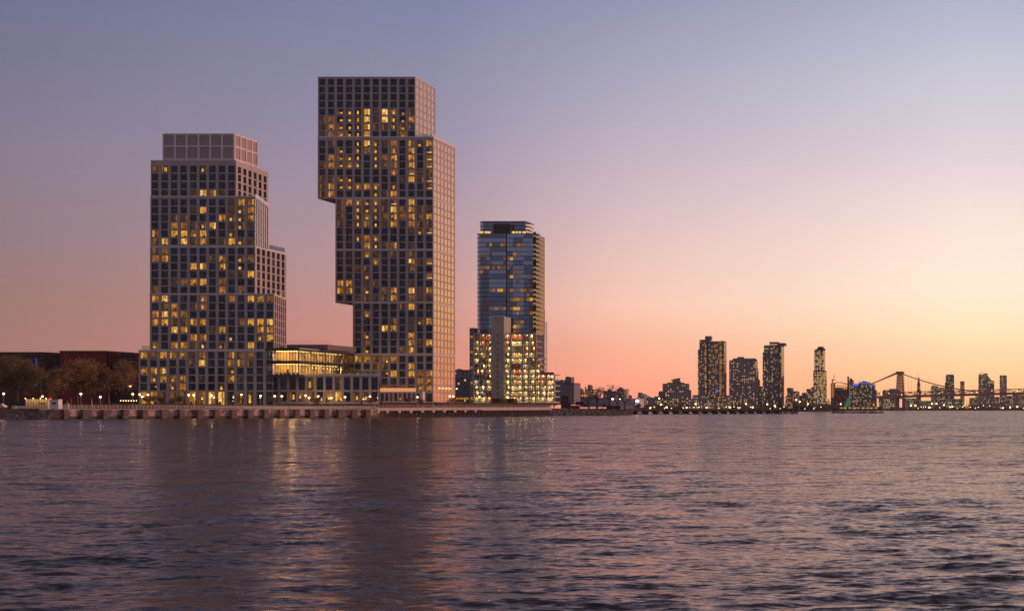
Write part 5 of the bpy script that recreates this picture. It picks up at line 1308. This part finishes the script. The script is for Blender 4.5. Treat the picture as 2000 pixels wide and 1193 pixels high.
    part(r, 'lit_floor', M['g_yellow'], [(1629, 1655, 753, 754.6, 1.2, 1.4), (1629, 1646, 756, 757, .6, .9)], Yq); part(r, 'lit_floor', M['f_amber'], [(1646, 1655, 756, 760, .6, .9)], Yq)
    for k in range(9): part(r, 'lit_bay', M['f_amber'], [(1624, 1629, 749.5+3*k, 751.2+3*k, -.6, -.2)], Yq)
    part(r, 'annex', M['grey_d'], [(1622.5, 1630, 748, 801, -.19, 8)], Yq)
    part(r, 'window', M['g_dim'], [(1633+2.6*k, 1634.2+2.6*k, 767+4*j, 769.5+4*j, -3.3, -3.02) for k in range(7) for j in range(6) if (k*5+j*3) % 4 == 0], Yq)
    r = thing('smokestack', 'tall square brick smokestack right of the arched factory', 'smokestack', at(1656.5, 800, Yq-5)); Ys = Yq-5
    part(r, 'shaft', M['brick_k'], [(1655, 1658, 737, 801, 0, 2)], Ys); part(r, 'cap', M['brick_k'], [(1654.6, 1658.4, 735.2, 737, -.3, 2.3)], Ys)
    far_building('mid_rise', 'narrow pale-topped block right behind the smokestack', [(1658.5, 1666, 743, 801, 20, 3, 14, 3), (1659.5, 1664, 739.5, 743, 10, 0, 0, 0)], 2350, M['far_a'], lit=.25, seed=56)
    def bx(root):
        part(root, 'blue_light_band', M['f_blue'], [(1664.5, 1677, 750.2, 752.6, -.4, -.1), (1677.5, 1697, 747.4, 749, -.4, -.1), (1698, 1707, 751.4, 753.2, -.4, -.1)], 2350)
    far_building('hotel_block', 'dark block crowned with glowing blue bands behind the bridge approach', [(1664, 1677, 750, 801, 24, 6, 14, 0), (1677, 1698, 746.6, 801, 24, 9, 15, 0), (1698, 1708, 751, 801, 24, 4, 13, 4), (1684, 1692, 744.8, 746.6, 10, 0, 0, 0), (1708, 1711, 762, 801, 20, 0, 0, 0)], 2350, M['grey_d'], lit=.3, colours=(3, 4, 5), seed=57, extra=bx)
    Yg = 2200; r = thing('teal_ramp', 'teal-lit slanting lattice ramp at the water right of the arched factory', 'ramp structure', at(1654, 797, Yg)); m = MB()
    a, b = at(1648.5, 795, Yg), at(1658.5, 772, Yg); c, d = at(1655.5, 795, Yg), at(1662, 772, Yg)
    for (p, q) in ((a, b), (c, d)): 
        for dy in (0, 3): m.tube((p.x, p.y+dy, p.z), (q.x, q.y+dy, q.z), .45, k=5)
    for k in range(10): p = a.lerp(b, k/9); q = c.lerp(d, k/9); m.tube(p, q, .3, k=5); m.tube(p, c.lerp(d, min(1, (k+1)/9)), .3, k=5)
    m.build('lattice', M['f_teal'], r); m = MB(); m.quad((a.x, a.y+1.5, a.z), (c.x, c.y+1.5, c.z), (d.x, d.y+1.5, d.z), (b.x, b.y+1.5, b.z)); m.build('deck', M['f_teal'], r)
    r = thing('tower_crane', 'small red tower crane left above the arched factory', 'crane', at(1626, 800, Yq+40)); Yc = Yq+40; m = MB(); xm = XA(1626, Yc)
    m.tube((xm, Yc, 3), (xm, Yc, ZA(741, Yc)), .8, k=4); m.build('mast', M['bridge'], r); m = MB(); m.tube((xm, Yc, ZA(742, Yc)), (XA(1630.5, Yc), Yc, ZA(731.5, Yc)), .45, .2, k=4); m.tube((XA(1623.5, Yc), Yc, ZA(743, Yc)), (XA(1631.5, Yc), Yc, ZA(741.5, Yc)), .6, k=4); m.tube((XA(1630.5, Yc), Yc, ZA(731.5, Yc)), (XA(1631, Yc), Yc, ZA(741.5, Yc)), .15, k=4); m.build('jib', M['bridge'], r)
    # shed row on the shore
    r = thing('waterfront_pavilion', 'long low waterfront pavilion strung with yellow lights left of the bridge tower', 'pavilion', at(1670, 800, 2170)); Yp = 2170
    part(r, 'roof', M['dark'], [(1622, 1722, 794.2, 795, 0, 10)], Yp); part(r, 'back_wall', M['brick_d'], [(1623, 1721, 795, 801, 6, 6.5)], Yp); part(r, 'light_strip', M['f_yellow'], [(1623+8.5*k, 1628+8.5*k+(k % 3), 795.4, 797.4+(k % 2)*.5, -.2, .1) for k in range(11)], Yp); part(r, 'post', M['dark'], [(1623+7*k, 1623.8+7*k, 795, 801, 0, .4) for k in range(15)], Yp)
    far_building('low_office', 'long low office with lit floors left of the bridge pier', [(1686, 1706, 784, 801, 14, 6, 4, 2)], 2250, M['far_b'], lit=.5, colours=(2, 3), seed=58)
    far_building('distant_block', 'flat-topped dark block just left of the bridge tower', [(1724, 1755, 762, 803, 30, 10, 8, 4), (1737, 1750, 759.5, 762, 14, 0, 0, 0)], 3300, M['far_a'], lit=.18, seed=59, merge=True)
    far_building('lit_office', 'bright office of lit floors behind the foot of the bridge tower', [(1716, 1755, 778, 803, 24, 14, 6, 3), (1762, 1790, 778, 803, 24, 10, 6, 3)], 3260, M['far_b'], lit=.55, colours=(3, 4, 4, 5), seed=60, merge=True)
    # right of the bridge tower
    def deco(root):
        Yd = 4200; m = MB(); m.tube((XA(1794.2, Yd), Yd+5, ZA(741, Yd)), (XA(1794.2, Yd), Yd+5, ZA(736, Yd)), 2.6, .6, k=8); m.tube((XA(1791.6, Yd), Yd+5, ZA(736, Yd)), (XA(1791.6, Yd), Yd+5, ZA(725, Yd)), .3, k=4); m.build('spire', M['far_b'], root)
        part(root, 'crown_light', M['f_yellow'], [(1792.3, 1795.6, 741, 742.8, -.6, 8)], Yd)
    far_building('art_deco_tower', 'slim stone tower with a lit crown and mast right of the bridge tower', [(1791.3, 1797.2, 748, 803, 10, 2, 14, 2), (1790.2, 1798.5, 762, 803, 12, 3, 10, 2), (1792.2, 1796.2, 743, 748, 8, 0, 0, 0)], 4200, M['far_b'], lit=.1, seed=61, extra=deco, merge=True, cat='tower')
    far_building('distant_block', 'blocky apartment house under the sagging bridge cable', [(1818, 1832, 754, 803, 20, 5, 13, 3), (1822, 1827, 753, 754, 8, 0, 0, 0), (1832, 1845, 757, 803, 20, 5, 12, 3)], 4000, M['far_a'], lit=.45, colours=(3, 4, 5), seed=62, merge=True)
    far_building('high_rise', 'first broad dark high-rise right of the sagging bridge cable', [(1848, 1862.5, 731.5, 803, 22, 6, 20, 4), (1845.5, 1848, 747, 803, 20, 1, 14, 0), (1847, 1863.3, 733.5, 803, 21, 0, 0, 0)], 4000, M['far_a'], lit=.25, colours=(3, 4, 5), seed=63, merge=True, cat='tower')
    far_building('high_rise', 'smallest slim high-rise, second right of the sagging bridge cable', [(1875.5, 1883.5, 744.7, 803, 18, 4, 16, 4)], 4000, M['far_a'], lit=.2, colours=(3, 4), seed=64, merge=True, cat='tower')
    def hr(root): part(root, 'sign_light', M['f_white'], [(1911.5, 1922, 729.4, 731.3, -.5, -.1)], 4000); part(root, 'red_cap', M['f_red'], [(1911.5, 1922, 727.6, 728.6, 0, 3)], 4000); part(root, 'red_window', M['f_red'], [(1917.5, 1920.5, 749.2, 750.4, -.5, -.1)], 4000)
    far_building('high_rise', 'stepped high-rise with a pink-lit roof line', [(1911, 1927, 731.5, 803, 24, 7, 20, 4), (1922, 1929.2, 729.5, 731.5, 12, 0, 0, 0), (1927, 1930.2, 733.5, 803, 22, 1, 18, 0), (1930.2, 1933, 737, 803, 22, 1, 15, 0), (1933, 1936, 741, 803, 20, 1, 13, 0)], 4000, M['far_b'], lit=.3, colours=(3, 4, 5), seed=65, extra=hr, merge=True, cat='tower')
    def h2(root): part(root, 'light_band', M['f_yellow'], [(1929, 1941.5, 745.8, 747.6, -.5, -.1)], 3960)
    far_building('high_rise', 'high-rise with one bright band below its roof, before the stepped one', [(1928.4, 1942, 743.6, 803, 18, 5, 16, 4)], 3960, M['grey_d'], lit=.25, colours=(3, 4), seed=66, extra=h2, merge=True, cat='tower')
    far_building('high_rise', 'plain square-topped high-rise farthest right', [(1952.5, 1966.5, 733.3, 803, 20, 6, 20, 4)], 4000, M['far_b'], lit=.2, colours=(3, 4), seed=67, merge=True, cat='tower')
    for k, (l, r_, t, lab) in enumerate([(1796, 1818, 783, 'low dark sheds right of the bridge pier'), (1845, 1876, 779, 'wide low block below the bridge deck under the broad high-rise'), (1893, 1912, 777, 'stepped pale block below the bridge deck'), (1905, 1932, 771.5, 'tall-windowed block just under the bridge deck'), (1942, 1952, 775, 'narrow dark block under the bridge deck'), (1966, 1977, 773, 'low block below the farthest right high-rise'), (1977.5, 2040, 771, 'speckled block at the right edge below the bridge')]):
        far_building('far_block', lab, [(l, r_, t, 803, 22, max(3, int((r_-l)/2)), max(3, int((803-t)/3)), 4)], 3700-10*k, [M['far_a'], M['far_b'], M['grey_d']][k % 3], lit=.36, colours=(2, 3, 4, 5), seed=80+k, merge=True)
    far_building('roofed_shed', 'long grey-roofed riverside hall with a row of lit windows at right', [(1917, 1962, 792, 803, 20, 14, 1, 0)], 3200, M['far_b'], lit=.7, colours=(2, 3), seed=90, merge=True, extra=lambda root: part(root, 'pitched_roof', M['grey'], [(1916, 1963, 788, 791.9, -1, 22)], 3200))
    far_building('riverside_shed', 'long low shed with a bright white slit on the right shore', [(1895, 1918, 791, 803, 16, 0, 0, 0)], 3200, M['far_b'], extra=lambda root: part(root, 'light_slit', M['f_white'], [(1908, 1917, 798.8, 799.8, -.5, -.1)], 3200))
    far_building('riverside_shed', 'long dark depot with a bright band of windows under the bridge deck', [(1836, 1882, 782, 803, 16, 16, 2, 0)], 3220, M['grey_d'], lit=.6, colours=(3, 4, 5), seed=92, merge=True)
    # shoreline lights of the far bank
    rr = random.Random(19)
    base = thing('shore_lamp', 'small yellow-white lamp among many along the dark far shore', 'lamp', (0, 0, 0), 'scattered lamps along the far shore')
    m = MB(); m.tube((0, 0, -6), (0, 0, 0), .18, k=4); m.build('pole', M['dark'], base); m = MB(); m.ball((0, 0, .4), .75, nu=8, nv=5); m.build('lamp_head', M['spark'], base)
    big = [(1764, 800, 3120), (1771, 799, 3120), (1779, 792.5, 3150), (1788, 792.6, 3150), (1793, 799.2, 3120), (1801, 799.5, 3120), (1808, 799.4, 3120), (1815, 796.2, 3130), (1820.5, 789, 3150), (1829, 788.8, 3150), (1843.5, 791.5, 3140), (1860, 794.6, 3140), (1869.8, 799, 3120), (1895, 799.8, 3120), (1959, 797.4, 3130), (1983, 800, 3120), (1990, 800.4, 3120), (1994, 801, 3120), (1973, 796, 3130), (1987, 794.8, 3140),
           (1358.5, 789.5, 2030), (1457, 789.3, 2030), (1287.6, 778.6, 2030), (1291.5, 790.5, 2030), (1302.5, 796, 2030), (1498.5, 790, 2030), (1555, 781.5, 2100), (1562, 785, 2100), (1565.5, 793.8, 2100), (1578, 789.5, 2100), (1605.5, 796, 2120), (1610.8, 796, 2120), (1642, 789.5, 2150), (1270, 797.2, 2040), (1341, 796.5, 2030), (1380, 796.5, 2030), (1425, 796, 2030), (1470, 796, 2030), (1513, 793, 2030)]
    first = True
    for (px, py, Y_) in big + [(rr.uniform(1262, 1620), rr.uniform(794, 799), rr.uniform(2000, 2040)) for _ in range(26)] + [(rr.uniform(1766, 2010), rr.uniform(792, 800.5), rr.uniform(3105, 3140)) for _ in range(24)]:
        isbig = (px, py, Y_) in big; s = (1.0 if Y_ < 2500 else 1.5)*(1.15 if isbig else .55)
        loc = (XA(px, Y_), Y_, ZA(py, Y_))
        if first: o = base; o.location = loc; o.scale = (s,)*3; first = False
        else: o = copy_thing(base, loc, base['label'], 0, s)
    # far trees as one dark belt
    g = MB()
    for k in range(5200):
        px = rr.choice([rr.uniform(1240, 1420), rr.uniform(1420, 1640), rr.uniform(1540, 1640), rr.uniform(1762, 2010)]); Y_ = rr.uniform(2062, 2072) if px < 1650 else rr.uniform(3150, 3190)
        hm = (4+2.5*math.sin(px*.37)+2*math.sin(px*.113+1)) * (1 if Y_ < 2500 else 1.6)
        z = 3.3+abs(rr.gauss(0, .45))*hm; x = XA(px, Y_); s = rr.uniform(.5, 1.1)*(1 if Y_ < 2500 else 1.5); a = Vector((rr.uniform(-1, 1), rr.uniform(-1, 1), rr.uniform(-1, 1))).normalized()*s; b = a.orthogonal()*.7
        p = Vector((x, Y_, z)); g.quad(p-a, p+b, p+a, p-b)
    tag(g.build('far_trees', M['leaf_b']), 'dark belt of trees and scrub along the far waterline', 'trees', kind='stuff')
    # far quay edge
    for (a, b, lab) in (((1262, 2058), (1622, 2150), 'low dark quay edge along the far shore under the high-rises'), ((1760, 3085), (2200, 3110), 'low dark quay edge along the shore right of the bridge')):
        p, q = (XA(*a), a[1]), (XA(*b), b[1]); u, n, L = frame_of(p, q); r = thing('quay_wall', lab, 'quay', (*p, 0)); m = MB(); m.ob(p, u, n, 0, L, -2, 0, -1, 2.6); m.build('wall', M['timber'], r); m = MB(); m.ob(p, u, n, 0, L, -2.1, .2, 2.6, 3.35); m.build('coping', M['brick_d'], r)
far_city()

# ------------------------------------------------------------------ suspension bridge
def make_bridge():
    Y = 3000; W = 34
    zd = lambda px: ZA(777.5-(px-1650)*.0275, Y)             # bottom of the deck girder
    root = thing('suspension_bridge', 'red-brown steel suspension bridge with one lattice tower, draped cable and trussed deck', 'bridge', (XA(1757, Y), Y, 0))
    t = MB(); xl = lambda f, s: XA(1757.2+s*(6.6-2.0*f), Y)
    z0, zt = zd(1757)-4, ZA(729.5, Y)
    for s in (-1, 1):
        for y in (Y-2, Y+W):
            t.tube((xl(0, s), y, z0), (xl(1, s), y, zt), 1.25, 1.0, k=4)
    K = 8
    for k in range(K):
        f0, f1 = k/K, (k+1)/K; a, b = z0+(zt-z0)*f0, z0+(zt-z0)*f1
        for y in (Y-2, Y+W):
            t.tube((xl(f0, -1), y, a), (xl(f1, 1), y, b), .5, k=4); t.tube((xl(f0, 1), y, a), (xl(f1, -1), y, b), .5, k=4); t.tube((xl(f1, -1), y, b), (xl(f1, 1), y, b), .5, k=4)
            t.tube((XA(1757.2, Y), y, a), (XA(1757.2, Y), y, b), .7, k=4)
    tw = t.build('tower', M['bridge'], root)
    c = MB(); 
    for y in (Y-2, Y+W): c.box(XA(1751, Y), XA(1763.4, Y), y-2, y+2, zt-.5, ZA(727, Y)); c.box(XA(1750, Y), XA(1764.3, Y), y-2.3, y+2.3, ZA(727, Y), ZA(725.2, Y))
    c.box(XA(1754, Y), XA(1760, Y), Y, Y+W-2, zt-2, ZA(727, Y)-.01); c.build('saddle_cap', M['bridge'], tw)
    p = MB()
    for px in (1748.5, 1762): p.box(XA(px, Y), XA(px+5.5, Y), Y-4, Y+W+2, -2, z0+1)
    p.box(XA(1745, Y), XA(1770.5, Y), Y-6, Y+W+4, -2, 5); p.build('tower_pier', M['grey_d'], root)
    d = MB(); tr = MB(); n = 70; pa, pb = 1650, 2330
    for y in (Y, Y+W-2):
        for k in range(n):
            a, b = pa+(pb-pa)*k/n, pa+(pb-pa)*(k+1)/n; za, zb = zd(a), zd(b)
            top = 7.6
            tr.tube((XA(a, Y), y, za+2.4), (XA(a, Y), y, za+top), .45, k=4); tr.tube((XA(a, Y), y, za+top), (XA(b, Y), y, zb+top), .55, k=4)
            if k % 2: tr.tube((XA(a, Y), y, za+top), (XA(b, Y), y, zb+2.4), .4, k=4)
            else: tr.tube((XA(a, Y), y, za+2.4), (XA(b, Y), y, zb+top), .4, k=4)
            tr.tube((XA(a, Y), y, za+5), (XA(b, Y), y, zb+5), .3, k=4)
    for k in range(n):
        a, b = pa+(pb-pa)*k/n, pa+(pb-pa)*(k+1)/n; za, zb = zd(a), zd(b); i = len(d.v)
        for x, z in ((XA(a, Y), za), (XA(b, Y), zb)): d.v += [(x, Y-1.5, z-1.6), (x, Y+W, z-1.6), (x, Y+W, z+2.3), (x, Y-1.5, z+2.3)]
        for f in ((0, 4, 7, 3), (1, 2, 6, 5), (3, 7, 6, 2), (0, 1, 5, 4)): d.f.append(tuple(i+v for v in f)); d.m.append(0)
    d.build('deck', M['bridge'], root); tr.build('stiffening_truss', M['bridge'], root)
    for k in range(3): m = MB(); px = 1668+26*k; m.box(XA(px, Y), XA(px+3.2, Y), Y+2, Y+W-4, -2, zd(px)-1.6); m.build('approach_pier', M['bridge'], root)
    # cables
    zc = lambda px: ZA(727.5 + 38*(1-((2040-px)/282)**2), Y) if px < 2040 else ZA(765.5, Y)
    for y in (Y-2, Y+W):
        m = MB(); prev = None
        for k in range(40):
            px = 1758+(1925-1758)*k/39; q = (XA(px, Y), y, ZA(728+ (767-728)*(1-(1-(px-1758)/190)**2)/(1-(1-167/190)**2)*.95, Y))
            if prev: m.tube(prev, q, .8, k=6, caps=False)
            prev = q
        m.build('main_cable', M['bridge'], root)
    for dp in (0, 1):
        m = MB(); y = Y-2+dp*(W+2); m.tube((XA(1701-dp*6, Y), y, ZA(750.5, Y)), (XA(1751.5, Y), y, ZA(727.8, Y)), 1.0, k=6); m.build('back_stay', M['strap'], root)
    for dp in (0, 1):
        m = MB(); y = Y-2+dp*(W+2); m.tube((XA(1676, Y), y, ZA(764, Y)), (XA(1701-dp*6, Y), y, ZA(750.4, Y)), .9, k=6); m.build('back_stay', M['bridge'], root)
    for k in range(1, 20):
        px = 1760+6.8*k
        if px > 1905: break
        zt_ = ZA(728+(767-728)*(1-(1-(px-1758)/190)**2)/(1-(1-167/190)**2)*.95, Y); m = MB(); m.tube((XA(px, Y), Y-2, zd(px)+7.6), (XA(px, Y), Y-2, zt_), .16, k=4); m.build('hanger', M['bridge'], root)
    rr = random.Random(5)
    for k in range(44):
        px = 1666+8*k+rr.uniform(-2, 2); m = MB(); m.ball((XA(px, Y), Y+rr.uniform(-1.6, 6), zd(px)+rr.uniform(2.6, 6.5)), rr.choice([.5, .6, .9]), nu=7, nv=5); m.build('deck_lamp', rr.choice([M['spark'], M['spark'], M['f_amber'], M['f_red'], M['f_white']]), root)
make_bridge()

# ------------------------------------------------------------------ old pier, dolphins and stub piles
def old_piers():
    rr = random.Random(13)
    Pa, Pb = (XA(1236, 1120), 1120), (XA(1532, 1265), 1265); u, n, L = frame_of(Pa, Pb)
    r = thing('timber_pier', 'long dark derelict timber pier in front of the far shore', 'pier', (*Pa, 0))
    m = MB(); m.ob(Pa, u, n, 0, L, -6, 0, 2.0, 3.0); m.build('deck', M['timber'], r)
    m = MB(); m.ob(Pa, u, n, 0, L, -6, .1, 3.001, 3.25); m.build('deck_edge', M['brick_d'], r)
    for k in range(16):
        s = L*(k+.4)/16; b = MB(); b.ob(Pa, u, n, s, s+1.6, -5, -.1, .9, 1.999); b.ob(Pa, u, n, s+.5, s+1.1, -4.6, -.2, -1, .899); b.build('bent', M['timber'], r)
    def stub(px, Y, h, lab, grp, name='pile_stub'):
        x = XA(px, Y); m = MB(); m.tube((x, Y, -1), (x+rr.uniform(-.12, .12), Y, h), rr.uniform(.2, .3), rr.uniform(.16, .25), k=6); o = m.build(name, M['timber'], origin=(x, Y, 0)); tag(o, lab, 'pile', grp)
    t = 0; px = 1217
    while px < 1556:
        px += rr.choice([1.2, 1.6, 2.2, 2.6, 5.5]); t += 1
        stub(px, 1030+(px-1217)*.30+rr.uniform(-3, 3), rr.uniform(.35, 1.15), 'one of the stub piles poking from the water before the old timber pier', 'stub piles before the old timber pier')
    px = 1623
    while px < 1726:
        stub(px, 1300+rr.uniform(-12, 12), rr.uniform(.8, 2.4), 'one of the stub piles standing in open water before the bridge', 'stub piles in the open water'); px += rr.choice([.9, 1.2, 1.6, 2.0])
    for k, (px, top, w, lab) in enumerate([(1509, 785.5, .35, 'thin mooring pole left of the pier-end cluster'), (1521, 786, .35, 'thin mooring pole nearest the pink-sided high-rise'), (1526, 784, .55, 'thick mooring pole at the end of the old timber pier'), (1549.5, 783, .5, 'left one of three tall mooring poles in open water'), (1553, 783.5, .45, 'middle one of three tall mooring poles in open water'), (1557, 782.5, .55, 'right one of three tall mooring poles in open water')]):
        Y = 1240; x = XA(px, Y); r = thing('mooring_pole', lab, 'mooring pole', (x, Y, 0), 'mooring poles at the end of the old timber pier'); m = MB(); m.tube((x, Y, -1), (x, Y, ZA(top, Y)), w, w*.9, k=8); m.build('shaft', M['timber'], r); m = MB(); m.tube((x, Y, ZA(top, Y)), (x, Y, ZA(top, Y)+.3), w*1.1, w*.8, k=8); m.build('cap', M['roof'], r)
    for (px, lab) in ((1534, 'left timber cluster dolphin beside the mooring poles'), (1546, 'right timber cluster dolphin beside the mooring poles')):
        Y = 1238; r = thing('mooring_dolphin', lab, 'dolphin', (XA(px, Y), Y, 0), 'timber dolphins'); 
        for k in range(7): m = MB(); a = 2*math.pi*k/7; x, y = XA(px, Y)+math.cos(a)*.9, Y+math.sin(a)*.9; m.tube((x*1+math.cos(a)*.4, y, -1), (x, y, rr.uniform(2.6, 4.6)), .3, .26, k=6); m.build('pile', M['timber'], r)
        m = MB(); m.tube((XA(px, Y), Y, 1.8), (XA(px, Y), Y, 2.3), 1.35, k=10); m.build('band', M['dark'], r)
old_piers()

def make_haze():
    m, nt, out = newmat('evening_air'); v = N(nt, 'ShaderNodeVolumePrincipled'); v.inputs['Color'].default_value = (.95, .90, .92, 1); v.inputs['Density'].default_value = .000036; v.inputs['Anisotropy'].default_value = .0
    nt.links.new(v.outputs[0], out.inputs['Volume'])
    b = MB(); b.box(-4500, 3000, -450, 6300, -3.1, 220); tag(b.build('haze', m), 'thin warm evening haze over the river and both shores', 'haze', kind='stuff')
make_haze()
